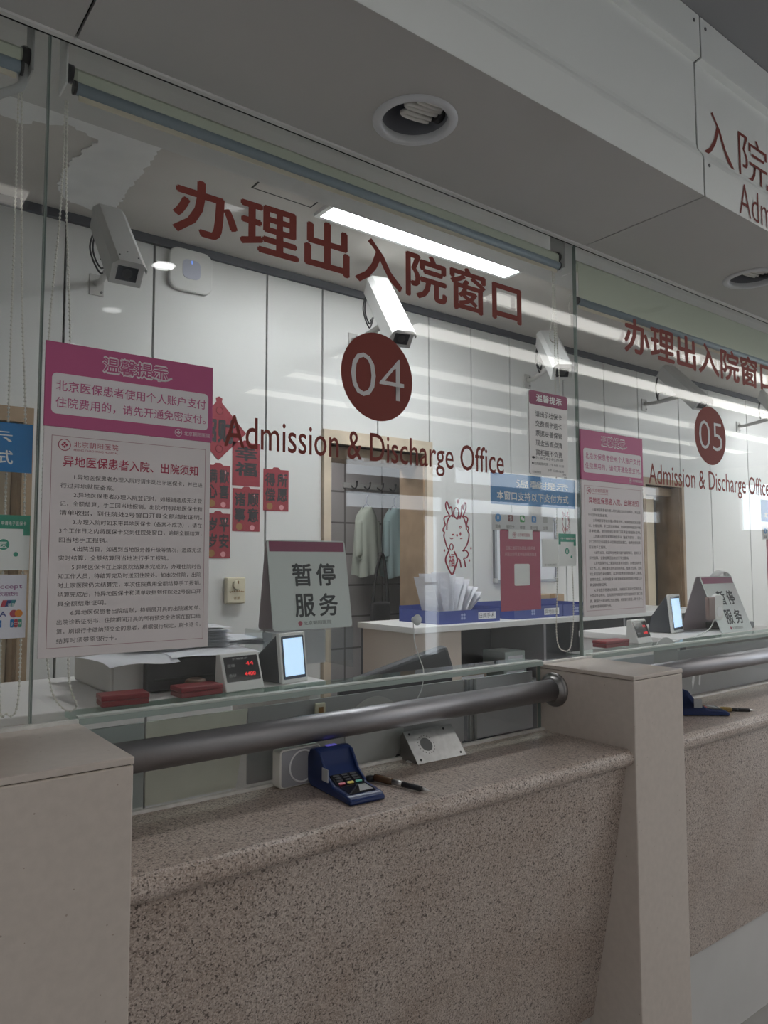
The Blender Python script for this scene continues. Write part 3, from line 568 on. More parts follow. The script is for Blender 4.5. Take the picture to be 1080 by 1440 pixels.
# cashier stickers, the same set at each window
def stickers(dx, num, full):
    w = 'window %s' % num if num else 'the window beyond the lower-left pillar'
    t = thing('blue_banner', 'blue payment banner with white lettering inside the glass of %s' % w, 'banner', (1.845+dx, INN, 1.823), 'blue payment banners')
    b = MB(); b.box(1.643+dx, 2.047+dx, INN, INN+.002, 1.823, 1.921); build('sheet', b, BLUEB, t)
    b = MB(); text(b, '温馨提示', 1.755+dx, 2.010+dx, 1.880, 1.905, INN-.0004, bold=.008); build('heading_print', b, PRWH, t); b = MB(); text(b, '本窗口支持以下支付方式', 1.668+dx, 2.012+dx, 1.838, 1.866, INN-.0004, bold=.014); build('white_print', b, PRWH, t)
    t = thing('green_code_card', 'green-headed white card on the glass of %s' % w, 'card', (2.0+dx, INN, 1.630), 'green-headed code cards')
    b = MB(); b.box(1.957+dx, 2.047+dx, INN, INN+.0015, 1.630, 1.738); build('card', b, PRWH, t)
    b = MB(); b.prism([(1.957+dx, 1.702), (1.968+dx, 1.702), (1.968+dx, 1.711), (2.035+dx, 1.711), (2.035+dx, 1.698), (2.047+dx, 1.698), (2.047+dx, 1.738), (1.957+dx, 1.738)], .0003, mtx=facing(INN)); 
    b.prism(disc(2.000+dx, 1.680, .0105), .0003, mtx=facing(INN)); b.prism(disc(2.0225+dx, 1.661, .0045), .0003, mtx=facing(INN)); h = build('green_print', b, GREEN, t)
    b = MB(); line(b, '一码一卡 申请电子医保卡', 1.966+dx, 1.722, .0085, INN-.0007, x1=2.040+dx, bold=.012); build('heading_print', b, PRWH, h); b = MB(); line(b, '医', 2.0+dx, 1.6795, .014, INN-.0007, align='c', bold=.01); build('white_print', b, PRWH, h)
    if not num:
        t = thing('card_sign', 'white sign of accepted bank cards, lowest on the glass beyond the lower-left pillar', 'sign', (1.97+dx, INN, 1.497))
        b = MB(); b.box(1.87+dx, 2.044+dx, INN, INN+.0015, 1.497, 1.621); build('card', b, mat('lilac_white', (.80, .78, .88), .5), t)
        b = MB(); line(b, 'We accept', 1.955+dx, 1.599, .0125, INN-.0004, x1=2.036+dx); line(b, '欢迎使用', 1.994+dx, 1.5835, .0088, INN-.0004, x1=2.029+dx, bold=.01); build('purple_print', b, mat('purple_print', (.25, .05, .22), .5), t)
        y = INN-.0003
        b = MB(); sl = .004
        for k, (c, a0, a1) in enumerate(((RED, 0, .010), (mat('card_navy', (.01, .05, .22), .5), .008, .018), (mat('card_teal', (.01, .2, .25), .5), .016, .024))): b.prism([(1.9980+dx+a0, 1.5590), (1.9980+dx+a1, 1.5590), (1.9980+dx+a1+sl, 1.5715), (1.9980+dx+a0+sl, 1.5715)], .0002+.0001*k, m=c, mtx=facing(y+.0003))
        line(b, '银联', 2.0110+dx, 1.5620, .0075, y-.0002, m=PRWH); build('card_emblem', b, RED, t)
        b = MB(); text(b, 'VISA', 1.9750+dx, 2.0090+dx, 1.5400, 1.5500, y, bold=.02); build('card_emblem', b, mat('card_blue', (.02, .04, .25), .5), t)
        b = MB(); b.prism(disc(2.0220+dx, 1.5450, .0072), .0002, m=RED, mtx=facing(y)); b.prism(disc(2.0310+dx, 1.5450, .0072), .0003, m=mat('card_orange', (.75, .25, .02), .5), mtx=facing(y)); build('card_emblem', b, RED, t)
        b = MB(); b.box(1.9830+dx, 2.0010+dx, y, y+.0003, 1.5190, 1.5330, m=mat('card_azure', (.02, .16, .5), .5)); line(b, 'AMEX', 1.9850+dx, 1.5260, .006, y-.0003, x1=1.9990+dx, m=PRWH); build('card_emblem', b, BLUEB, t)
        b = MB()
        for k, c in enumerate((BLUEB, RED, GREEN)): b.prism(rrect(2.0160+dx+k*.0072, 2.0227+dx+k*.0072, 1.5180, 1.5340, .002, 3), .0003, m=c, mtx=facing(y))
        line(b, 'JCB', 2.0175+dx, 1.5260, .007, y-.0005, x1=2.0360+dx, m=PRWH); build('card_emblem', b, RED, t)
        return
    t = thing('payment_icon_strip', 'pale strip of five small payment icons under the blue banner of %s' % w, 'sticker', (1.79+dx, INN, 1.742), 'payment icon strips')
    b = MB(); b.box(1.646+dx, 1.932+dx, INN, INN+.0012, 1.742, 1.800); build('strip', b, mat('pale_strip', (.66, .66, .68), .5), t)
    y = INN-.0002
    for k, (s, c, g) in enumerate((('现金', BLUEB, '¥'), ('银行卡', mat('icon_brown', (.20, .05, .06), .5), '卡'), ('微信', mat('icon_green', (.05, .35, .10), .5), ''), ('支付宝', mat('icon_blue', (.03, .22, .55), .5), '支'), ('支票', GREYP, ''))):
        cx = 1.672+dx+k*.055; b = MB()
        if k == 0: b.prism(disc(cx, 1.781, .013), .0002, m=c, mtx=facing(y))
        elif k == 2: b.prism(rrect(cx-.011, cx+.011, 1.770, 1.792, .004), .0002, m=c, mtx=facing(y)); b.prism(disc(cx-.002, 1.783, .005, 20, .006), .0003, m=PRWH, mtx=facing(y)); b.prism(disc(cx+.004, 1.779, .004, 20, .005), .0004, m=PRWH, mtx=facing(y))
        else: b.prism(rrect(cx-.011, cx+.011, 1.771, 1.791, .003), .0002, m=c, mtx=facing(y))
        if g: line(b, g, cx, 1.781, .016, y-.0005, m=PRWH, align='c')
        o = build('icon', b, c, t); b = MB(); line(b, s, cx, 1.754, .0125, y, align='c', bold=.006); build('caption', b, INKG, o)
    t = thing('red_notice_board', 'tall crimson notice with a white square panel, on the glass of %s' % w, 'notice', (1.772+dx, INN, 1.492), 'crimson service notices')
    b = MB(); b.box(1.681+dx, 1.865+dx, INN, INN+.002, 1.492, 1.746); build('sheet', b, mat('crimson_print', (.40, .025, .09), .4), t)
    b = MB(); b.prism(rrect(1.742+dx, 1.813+dx, 1.570, 1.638, .005), .0003, mtx=facing(INN)); h = build('white_square', b, PRWH, t); b = MB(); b.box(1.718+dx, 1.829+dx, INN-.0003, INN, 1.716, 1.746); h = build('white_tab', b, PRWH, t)
    b = MB(); logo(b, 1.744+dx, 1.7295, .008, INN-.0006, REDT); line(b, '北京朝阳医院', 1.757+dx, 1.7295, .011, INN-.0007, x1=1.816+dx); build('red_print', b, REDT, h)
    b = MB(); line(b, '扫描二维码可办理出入院手续', 1.704+dx, 1.688, .0125, INN-.0004, x1=1.840+dx); line(b, '关注公众号查询住院服务信息', 1.700+dx, 1.669, .0125, INN-.0004, x1=1.846+dx); build('white_print', b, mat('rose_print', (.75, .45, .5), .5), t)
    t = thing('white_card', 'plain white card between the crimson notice and the green-headed card of %s' % w, 'card', (1.913+dx, INN, 1.628), 'plain white cards')
    b = MB(); b.prism(rrect(1.875+dx, 1.953+dx, 1.628, 1.719, .003), .0012, mtx=facing(INN+.0012)); build('card', b, PRWH, t)
    b = MB(); line(b, '扫一扫 关注我们', 1.885+dx, 1.635, .0075, INN-.0004, x1=1.944+dx); build('caption', b, INKG, t)
stickers(0, '04', True); stickers(P, '05', True); stickers(-P+.002, '', False)
# red outline stickers (a round-headed baby dragon with a diamond of good luck)
def outline_sticker(cx, cz, s, label, simple=False):
    t = thing('outline_sticker', label, 'sticker', (cx, INN, cz-1.0*s), 'red outline stickers on the glass'); RL = mat('red_outline', (.42, .03, .06), .5)
    y = INN+.0004; X = lambda px: cx+(px-445)/650*s*1.20; Z = lambda py: cz-(py-640)/860*s*2.0
    def curve(pts, name='outline', r=.0021, closed=False, par=None):
        b = MB(); b.tube(smooth_path([(X(a), y, Z(c)) for a, c in pts], 5, closed), r*s/.105, seg=6, closed=closed); return build(name, b, RL, t)
    curve([(245, 580), (250, 500), (290, 430), (365, 395), (455, 440), (520, 400), (590, 420), (640, 500), (650, 570)], 'head_line')
    curve([(300, 400), (240, 330), (225, 270), (250, 240), (280, 280), (300, 320), (320, 300), (345, 310), (355, 360), (370, 420)], 'antler')
    curve([(515, 435), (545, 370), (555, 290), (575, 270), (590, 320), (610, 250), (635, 240), (645, 290), (610, 360), (570, 410)], 'antler')
    curve([(285, 405), (215, 420), (190, 445), (205, 495), (215, 515), (175, 560), (170, 590), (195, 605), (185, 650), (210, 710), (245, 780), (285, 815)], 'mane_line')
    curve([(570, 405), (650, 410), (680, 440), (655, 505), (700, 545), (680, 580), (705, 620), (690, 690), (650, 760), (570, 825)], 'mane_line')
    if not simple:
        b = MB(); b.tube([(X(440+52*math.cos(2*PI*k/24)), y, Z(365+62*math.sin(2*PI*k/24))) for k in range(24)], .0020, seg=6, closed=True); build('crest_bead', b, RL, t)
        b = MB(); b.prism([(X(475), Z(265)), (X(455), Z(225)), (X(455), Z(200)), (X(472), Z(205)), (X(478), Z(215)), (X(490), Z(195)), (X(505), Z(190)), (X(503), Z(220))], .0004, mtx=facing(y)); build('small_heart', b, RL, t)
        b = MB(); b.prism(disc(X(452), Z(638), .0035), .0004, mtx=facing(y)); b.prism(disc(X(520), Z(620), .0055, 20, .0035), .0004, mtx=facing(y)); b.tube(smooth_path([(X(350), y, Z(640)), (X(372), y, Z(625)), (X(395), y, Z(640))], 4), .0016, seg=6); b.tube(smooth_path([(X(305), y, Z(668)), (X(330), y, Z(682)), (X(370), y, Z(675))], 4), .0012, seg=6); b.tube([(X(520), y, Z(678)), (X(560), y, Z(672))], .0012, seg=6); b.tube(smooth_path([(X(500), y, Z(545)), (X(515), y, Z(525)), (X(538), y, Z(535)), (X(515), y, Z(555))], 4), .0012, seg=6); build('face_marks', b, RL, t)
        b = MB(); b.tube([(X(335+35*math.cos(2*PI*k/20)), y, Z(778+38*math.sin(2*PI*k/20))) for k in range(20)], .0016, seg=6, closed=True); build('paw', b, RL, t)
    curve([(285, 820), (215, 925), (260, 1020), (345, 1105), (415, 1010), (455, 925), (390, 830)], 'diamond_outline', r=.0026)
    b = MB(); text(b, '福', X(275), X(400), Z(1020), Z(855), y, bold=.015); build('luck_lettering', b, RL, t)
    curve([(570, 825), (640, 820), (685, 860), (650, 905), (590, 915), (610, 960), (622, 1020)], 'tail_line'); curve([(460, 915), (500, 930), (520, 980), (530, 1025)], 'leg_line')
    for px, py in ((192, 822), (705, 940), (740, 790)):
        b = MB(); b.prism([(X(px), Z(py-20)), (X(px-18), Z(py)), (X(px), Z(py+20)), (X(px+18), Z(py))], .0004, mtx=facing(y)); build('sparkle', b, RL, t)
outline_sticker(1.498, 1.722, .105, 'large red outline dragon sticker with a luck diamond on the glass of window 04')
outline_sticker(1.996, 1.778, .036, 'small red outline sticker under the blue banner, above the green-headed card of window 04', True)
outline_sticker(1.996+P, 1.778, .036, 'small red outline sticker under the blue banner of window 05', True)
# fascia sign
t = thing('fascia_sign', 'dark red ward-admission lettering on the white fascia above window 05', 'sign', (2.9, FY, 2.75))
b = MB(); text(b, '入', 2.125, 2.312, 2.895, 3.055, FY+.0185, bold=-.006); text(b, '院登记', 2.345, 2.99, 2.895, 3.06, FY+.0185, bold=-.006); build('chinese_lettering', b, MAROON, t)
b = MB(); text(b, 'Admission Office', 2.298, 3.1, 2.752, 2.858, FY-.0015, bold=-.012); build('english_lettering', b, MAROON, t)

# ================================================================== BLINDS
def chain_mesh(pts, r=.0030, step=.0090):
    b = MB(); path = smooth_path(pts, 14); b.tube(path, r*.4, seg=5); acc = 0
    for p, q in zip(path, path[1:]):
        d = (q-p).length
        while acc < d: b.ball(p+(q-p)*(acc/d), r, sub=1); acc += step
        acc -= d
    return b
def blind(x0, x1, label, drop, chains, hook=False):
    t = thing('roller_blind', label, 'blind', ((x0+x1)/2, .05, 2.66), 'roller blinds behind the glass')
    b = MB(); b.cyl((x0+.02, .052, 2.702), (x1-.02, .052, 2.702), .0185, seg=32); build('roll', b, FABG, t)
    zb = 2.668 if not drop else 2.566
    b = MB(); b.box(x0+.025, x1-.025, .029, .0305, zb+.005, 2.705); build('fabric', b, FABG, t)
    b = MB(); b.cyl((x0+.022, .035, zb), (x1-.022, .035, zb), .0135, seg=28); build('bottom_tube', b, BAR, t)
    b = MB(); b.cyl((x0+.018, .035, zb), (x0+.024, .035, zb), .0145, seg=24); b.cyl((x1-.024, .035, zb), (x1-.018, .035, zb), .0145, seg=24); build('end_cap', b, BLACK, t)
    b = MB(); b.box(x0+.03, x1-.03, .034, .036, zb-.026, zb-.0137); build('reflection_strip', b, mat('cream_reflection', (.66, .60, .48), .7), t)  # cream strip standing in for a reflection below the tube
    for xx, s in ((x0, 1), (x1, -1)):
        b = MB(); b.box(min(xx, xx+s*.004), max(xx, xx+s*.004), .022, .082, 2.665, SOFZ+.155, bev=.001); b.box(min(xx, xx+s*.035), max(xx, xx+s*.035), .022, .082, SOFZ+.15, SOFZ+.154); o = build('bracket', b, WHITE if s > 0 else GREYP, t)
        b = MB(); b.cyl((xx+s*.004, .052, 2.706), (xx+s*.02, .052, 2.706), .019, seg=20); build('pin', b, BLACK, o)
    if hook:
        b = MB(); b.tube(smooth_path([(x1-.01, .06, 2.73), (x1-.015, .05, 2.67), (x1-.02, .045, 2.635), (x1-.055, .06, 2.612), (x1-.06, .07, 2.61)], 6), [.009]*24+[.009], seg=10); build('chain_guide', b, GREYP, t)
    for pts in chains: build('bead_chain', chain_mesh(pts), BEAD, t)
    return t
def loop(xa, xb, z0, z1, y=.05, w=.0): return [(xa, y, z1), (xa-w, y, (z0+z1)/2), (xa-w*1.2, y, z0+.03), ((xa+xb)/2, y, z0), (xb+w*1.2, y, z0+.03), (xb+w, y, (z0+z1)/2), (xb, y, z1)]
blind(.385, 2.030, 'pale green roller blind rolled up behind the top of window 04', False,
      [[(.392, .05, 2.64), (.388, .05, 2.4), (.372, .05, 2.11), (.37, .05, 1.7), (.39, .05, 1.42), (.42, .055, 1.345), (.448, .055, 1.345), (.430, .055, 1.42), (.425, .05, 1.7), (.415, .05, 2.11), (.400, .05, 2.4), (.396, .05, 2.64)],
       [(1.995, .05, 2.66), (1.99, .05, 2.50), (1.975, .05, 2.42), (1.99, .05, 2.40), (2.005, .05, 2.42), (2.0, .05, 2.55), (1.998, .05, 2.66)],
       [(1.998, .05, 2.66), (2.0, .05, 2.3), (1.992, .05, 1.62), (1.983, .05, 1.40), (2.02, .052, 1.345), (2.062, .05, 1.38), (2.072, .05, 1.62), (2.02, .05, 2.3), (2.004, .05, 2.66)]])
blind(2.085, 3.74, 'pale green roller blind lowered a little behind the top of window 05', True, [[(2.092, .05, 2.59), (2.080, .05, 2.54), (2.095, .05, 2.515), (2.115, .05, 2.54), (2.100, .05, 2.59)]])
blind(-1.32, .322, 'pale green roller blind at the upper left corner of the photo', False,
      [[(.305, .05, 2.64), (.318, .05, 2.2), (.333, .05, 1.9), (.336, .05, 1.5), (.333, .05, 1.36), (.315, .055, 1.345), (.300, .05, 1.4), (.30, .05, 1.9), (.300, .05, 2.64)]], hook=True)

# ================================================================== CAMERAS ON THE WALL
def wall_camera(front, rear, brk, label, roll=0):
    fr, re, bk = Vector(front), Vector(rear), Vector(brk)
    t = thing('security_camera', label, 'security camera', tuple(bk), 'box cameras on the office wall')
    ax = (fr-re).normalized(); L = (fr-re).length; side = ax.cross(Vector((0, 0, 1))).normalized(); up = side.cross(ax)
    mx = Matrix((side, ax, up)).transposed().to_4x4(); mx.translation = re          # local: x side, y forward, z up
    b = MB(); hw, hh, ch = .052, .045, .016
    prof = [(-hw, -hh), (hw, -hh), (hw, hh-ch), (hw-ch, hh), (-hw+ch, hh), (-hw, hh-ch)]
    fl = mx @ Matrix(((1, 0, 0, 0), (0, 0, -1, L), (0, 1, 0, 0), (0, 0, 0, 1)))
    b.prism(prof, L, mtx=fl, bev=.002); build('housing', b, CAMG, t)
    b = MB(); light_shield = [(-hw-.004, hh-ch-.012), (-hw-.004, hh-ch+.002), (-hw+ch-.001, hh+.004), (hw-ch+.001, hh+.004), (hw+.004, hh-ch+.002), (hw+.004, hh-ch-.012), (hw+.002, hh-ch-.012), (hw+.002, hh-ch), (hw-ch, hh+.002), (-hw+ch, hh+.002), (-hw-.002, hh-ch), (-hw-.002, hh-ch-.012)]
    b.prism(light_shield, L+.012, mtx=mx @ Matrix(((1, 0, 0, 0), (0, 0, -1, L+.018), (0, 1, 0, 0), (0, 0, 0, 1)))); build('sunshield', b, CAMG, t)
    b = MB(); b.box(-.033, .033, L-.002, L+.0015, -.028, .022, mtx=mx); o = build('front_glass', b, SMOKE, t)
    b = MB(); b.cyl(mx @ Vector((0, L, -.002)), mx @ Vector((0, L+.003, -.002)), .017, seg=24); build('lens_ring', b, BLACK, o)
    b = MB()
    for sx, sy in ((-.03, L-.02), (.03, L-.02), (.0, L-.05)): b.cyl(mx @ Vector((sx, sy, hh+.003)), mx @ Vector((sx, sy, hh+.006)), .003, seg=10)
    build('screws', b, SCREW, t)
    mid = mx @ Vector((0, L*.52, -hh))
    b = MB(); b.box(bk.x-.028, bk.x+.028, WY-.006, WY, bk.z-.05, bk.z+.035, bev=.001)
    b.tube([(bk.x, WY-.006, bk.z), (bk.x+.004, WY-.05, bk.z-.004), bk*.45+mid*.55+Vector((0, 0, -.014)), mid+Vector((0, .01, -.012))], [.013, .012, .0135, .015], seg=12)
    b.cyl(mid+Vector((0, 0, -.022)), mid+Vector((0, 0, .004)), .022, seg=20); o = build('bracket', b, CAMD, t)
    q = MB()
    for sz in (-.035, .02): q.cyl((bk.x+.018, WY-.006, bk.z+sz), (bk.x+.018, WY-.011, bk.z+sz), .005, seg=10)
    build('bracket_screws', q, SCREW, o)
    tail = mx @ Vector((-.03, 0, -.01)); 
    for k in range(2):
        b = MB(); b.tube(smooth_path([tail, tail+Vector((-.04, .03, .02-.01*k)), tail+Vector((-.062-.01*k, .05, -.09)), tail+Vector((-.03, .06, -.155-.02*k)), tail+Vector((.0, .07, -.12)), mid+Vector((-.02, .09, .02))], 8), .0035, seg=8); build('cable', b, CABLE, t)
    return t
wall_camera((.775, .80, 2.590), (.790, 1.08, 2.885), (.856, WY, 2.765), 'dull grey box camera on the wall beside the wireless access point')
wall_camera((1.925, .80, 2.585), (2.005, 1.08, 2.915), (2.112, WY, 2.762), 'bright white box camera just above the disc numbered 04')
wall_camera((2.97, .80, 2.605), (3.18, 1.08, 2.885), (3.41, WY, 2.752), 'grey box camera behind the bead chains by the glass joint, above the tips board')
wall_camera((4.30, .80, 2.610), (4.36, 1.08, 2.885), (4.634, WY, 2.762), 'grey box camera to the upper left of the disc numbered 05')
wall_camera((5.5, .80, 2.62), (5.72, 1.08, 2.92), (5.955, WY, 2.75), 'partly visible box camera with looped cables at the far end, past the disc numbered 05')

# ================================================================== FESTIVAL PAPERS ON THE WALL
def festive(x0, x1, z0, z1, rows, label, deco=True, twist=0):
    cx, cz = (x0+x1)/2, (z0+z1)/2
    t = thing('festival_paper', label, 'paper decoration', (cx, WY-.002, z0), 'red festival papers on the office wall')
    b = MB(); n = (x1-x0)
    b.prism([(x0, z0), (x1, z0), (x1, z1), (cx+.022, z1), (cx+.012, z1+.010), (cx-.012, z1+.010), (cx-.022, z1), (x0, z1)], .001, mtx=facing(WY-.001)); build('sheet', b, FEST, t)
    b = MB(); k = len(rows); cw = n/(len(rows[0])+.08); chh = (z1-z0)*.72/k
    for i, rw in enumerate(rows):
        for j, c in enumerate(rw):
            xx = x0+cw*.06+j*cw; zt = z1-(z1-z0)*.08-i*chh; text(b, c, xx+.004, xx+cw*.92, zt-chh*.94, zt-.002, WY-.0024, bold=.035)
    build('calligraphy', b, INK, t)
    if deco:
        b = MB(); b.prism(disc(x0+n*.72, z0+(z1-z0)*.09, .012, 16), .0004, m=mat('pink_print', (.65, .3, .33), .6), mtx=facing(WY-.002)); b.prism(disc(x0+n*.25, z0+(z1-z0)*.11, .016, 16), .0004, m=GOLD, mtx=facing(WY-.002)); b.prism([(x0+n*.8, z1-.02), (x0+n*.84, z1-.03), (x0+n*.8, z1-.04), (x0+n*.76, z1-.03)], .0004, m=mat('pink_print', (.65, .3, .33), .6), mtx=facing(WY-.002)); build('ornaments', b, GOLD, t)
    return t
t = thing('festival_paper', 'red diamond-shaped festival paper, topmost on the wall, half behind the poster edge', 'paper decoration', (1.392, WY-.002, 2.10), 'red festival papers on the office wall')
b = MB(); b.prism([(1.392, 2.095), (1.525, 2.225), (1.405, 2.352), (1.408, 2.370), (1.392, 2.378), (1.376, 2.370), (1.379, 2.352), (1.26, 2.225)], .001, mtx=facing(WY-.001)); build('sheet', b, FEST, t)
b = MB(); text(b, '招财', 1.30, 1.47, 2.170, 2.280, WY-.0024, bold=.035); build('calligraphy', b, INK, t)
b = MB(); b.tube([(1.395+.016*math.cos(2*PI*k/20), WY-.002, 2.145+.016*math.sin(2*PI*k/20)) for k in range(20)], .0012, seg=5, closed=True); b.tube([(1.395+.016*math.cos(2*PI*k/20), WY-.002, 2.315+.016*math.sin(2*PI*k/20)) for k in range(20)], .0012, seg=5, closed=True); build('ornaments', b, mat('dark_red_print', (.15, .01, .02), .6), t)
festive(1.335, 1.449, 1.882, 2.072, ('满歡', '心喜'), 'red festival paper with four characters of joy, right below the diamond paper')
festive(1.459, 1.595, 1.988, 2.184, ('幸', '福'), 'red festival paper with two big characters for happiness, beside the diamond paper', deco=False)
festive(1.462, 1.597, 1.784, 1.976, ('诸顺', '事意'), 'red festival paper with a pink cloud, below the two-character happiness paper')
festive(1.614, 1.746, 1.882, 2.074, ('得所', '偿愿'), 'red festival paper hanging separately to the right of the others')
festive(1.335, 1.452, 1.664, 1.860, ('岁平', '岁安'), 'red festival paper lowest of all, above the cream wall switch')
# whiteboard on the wall
t = thing('whiteboard', 'grey-framed whiteboard on the back wall behind the crimson notice', 'whiteboard', (3.37, WY, 1.53))
b = MB(); b.box(3.11, 3.63, WY-.012, WY-.002, 1.54, 1.90); build('panel', b, mat('board_white', (.78, .79, .84), .3), t)
b = MB(); fm = mat('board_frame', (.28, .29, .31), .4, 1)
for a in ((3.095, 3.115, 1.525, 1.915), (3.625, 3.645, 1.525, 1.915), (3.115, 3.625, 1.525, 1.542), (3.115, 3.625, 1.898, 1.915)): b.box(a[0], a[1], WY-.018, WY, a[2], a[3], bev=.002)
o = build('frame', b, fm, t); b = MB()
for xx in (3.092, 3.622):
    for zz in (1.522, 1.888): b.box(xx, xx+.028, WY-.02, WY, zz, zz+.03, bev=.004)
build('corner_caps', b, GREYP, o)
# doors: cream leaves
def leaf(x0, x1, z1, label, lett=None):
    t = thing('door_leaf', label, 'door', ((x0+x1)/2, WY+.12, .16), 'cream office doors')
    b = MB(); b.box(x0, x1, WY+.10, WY+.14, .16, z1, bev=.002); build('panel', b, DOORC, t)
    b = MB(); b.cyl((x1-.05, WY+.1, 1.12), (x1-.05, WY+.06, 1.12), .012); b.cyl((x1-.05, WY+.065, 1.12), (x1-.16, WY+.065, 1.12), .010); build('handle', b, STEEL, t)
    if lett: b = MB(); text(b, lett, x0+.02, x0+.14, 1.61, 1.77, WY+.0985, bold=.03); build('red_character', b, RED, t)
leaf(-.335, .586, 2.105, 'cream door leaf in a brown frame, behind the blue banner at the left edge')
leaf(4.614, 4.88, 2.125, 'narrow cream door leaf with a red character, seen beyond window 05', '意')
# ================================================================== COATS IN THE CORRIDOR
t = thing('coat_rail', 'row of dark coat hooks on the tiled corridor wall', 'coat rail', (2.86, 2.35, 2.10))
b = MB(); b.box(2.68, 3.12, 2.335, 2.35, 2.125, 2.16, bev=.002); build('backplate', b, GREYP, t)
for i in range(4):
    b = MB(); x = 2.74+i*.105; b.tube(smooth_path([(x, 2.337, 2.14), (x, 2.30, 2.12), (x, 2.275, 2.135), (x, 2.272, 2.16)], 5), .005, seg=8); b.ball((x, 2.272, 2.16), .008); build('hook', b, BLACK, t)
def coat(cx, cy, zt, w, h, col, label, seed):
    rnd = random.Random(seed); t = thing('hanging_coat', label, 'coat', (cx, cy, zt-h), 'garments hanging in the corridor')
    n, L = 28, 16; vs, fs = [], []
    for j in range(L+1):
        q = j/L; z = zt-h*q; wd = w*(.20+.80*min(1, (q/.16)**.6) + .12*q); dp = .05+.03*q
        for k in range(n):
            a = 2*PI*k/n; fold = 1+.16*q*math.sin(a*5+seed)+.08*q*math.sin(a*9+2*seed); vs.append((cx+wd/2*math.cos(a)*fold, cy+dp*math.sin(a)*fold, z+.01*math.sin(a*3)*q))
    for j in range(L):
        for k in range(n): fs.append((j*n+k, j*n+(k+1) % n, (j+1)*n+(k+1) % n, (j+1)*n+k))
    fs.append(tuple(range(n))[::-1]); b = MB(); b.tri_mesh(vs, fs); o = build('cloth', b, col, t)
    for p in o.data.polygons: p.use_smooth = True
    b = MB(); b.tube(smooth_path([(cx-w*.32, cy, zt-.05), (cx-.02, cy, zt+.005), (cx, cy, zt+.02), (cx, cy, zt+.06), (cx+.015, cy, zt+.075), (cx+.01, cy-.002, zt+.09)], 5), .0035, seg=6); b.tube([(cx+w*.32, cy, zt-.05), (cx+.02, cy, zt+.005), (cx, cy, zt+.02)], .0035, seg=6); build('hanger', b, mat('hanger_wire', (.08, .07, .12), .4), t)
    for s in (-1, 1):
        b = MB(); b.tube(smooth_path([(cx+s*w*.40, cy-.01, zt-.09), (cx+s*w*.50, cy-.02, zt-.3), (cx+s*w*.50, cy-.03, zt-h*.72)], 6), [.028]*7+[.025]*6, seg=10); build('sleeve', b, col, t)
coat(2.80, 2.25, 2.00, .15, .44, mat('sage_cloth', (.50, .56, .50), .8), 'pale sage coat on a wire hanger on the tiled corridor wall', 1)
coat(3.02, 2.245, 2.00, .15, .45, mat('teal_cloth', (.40, .55, .58), .8), 'pale teal overall hanging next to the sage coat, close to the door jamb', 2)
t = thing('shoulder_bag', 'black bag with a looped strap hanging below the coats in the corridor', 'bag', (2.86, 2.24, 1.30))
b = MB(); b.box(2.76, 2.90, 2.12, 2.17, 1.20, 1.40, bev=.02, seg=3); build('bag_body', b, mat('black_bag_cloth', (.03, .03, .035), .7), t)
b = MB(); b.tube(smooth_path([(2.77, 2.145, 1.39), (2.79, 2.14, 1.56), (2.83, 2.13, 1.70), (2.87, 2.14, 1.57), (2.89, 2.145, 1.39)], 8), .010, seg=8); build('strap', b, mat('black_bag_cloth', (.03, .03, .035), .7), t)

# ================================================================== CABINET, TRAYS
CZ, CY0 = 1.352, 1.0
t = thing('storage_cabinet', 'low white-topped cabinet along the back wall with open dark compartments', 'cabinet', (3.3, 1.2, .15)); PALEW = mat('pale_wood', (.66, .57, .50), .5)
b = MB(); b.box(2.14, 4.50, CY0-.02, WY-.002, CZ-.028, CZ, bev=.002); build('top', b, WHITE, t)
b = MB(); b.box(2.16, 2.44, CY0, CY0+.018, .16, CZ-.03); o = build('door', b, PALEW, t)
q = MB(); q.cyl((2.41, CY0, 1.05), (2.41, CY0-.02, 1.05), .009); build('knob', q, STEEL, o)
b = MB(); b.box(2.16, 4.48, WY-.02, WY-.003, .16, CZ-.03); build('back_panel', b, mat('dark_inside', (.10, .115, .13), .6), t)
for x in (2.16, 2.44, 3.05, 3.75, 4.46): b = MB(); b.box(x, x+.018, CY0+.019, WY-.021, .16, CZ-.03); build('divider', b, PALEW if x < 2.2 else mat('grey_divider', (.33, .33, .35), .5), t)
for z in (.20, .62, 1.02): b = MB(); b.box(2.459, 4.459, CY0+.03, WY-.021, z, z+.016); build('shelf', b, mat('grey_divider', (.33, .33, .35), .5), t)
def carton(x, z, wx, wz, m, label, y=1.06, wy=.16):
    o = MB(); o.box(x, x+wx, y, y+wy, z, z+wz, bev=.004); o = build('carton', o, m); tag(o, label, 'box', 'boxes inside the cabinet')
    q = MB(); q.box(x+.02, x+wx-.02, y-.0006, y, z+wz*.45, z+wz*.7); build('paper_label', q, PAP, o)
carton(2.98-.19, 1.037, .17, .075, mat('mint_carton', (.42, .50, .48), .6), 'pale mint box at the bottom of the pair in the dark compartment')
carton(2.98-.18, 1.1125, .15, .075, mat('mint_carton', (.42, .50, .48), .6), 'pale mint box stacked on the other one in the dark compartment')
carton(2.47, 1.037, .20, .08, mat('brown_carton', (.25, .19, .14), .6), 'brown box in the compartment beside the pale wooden door')
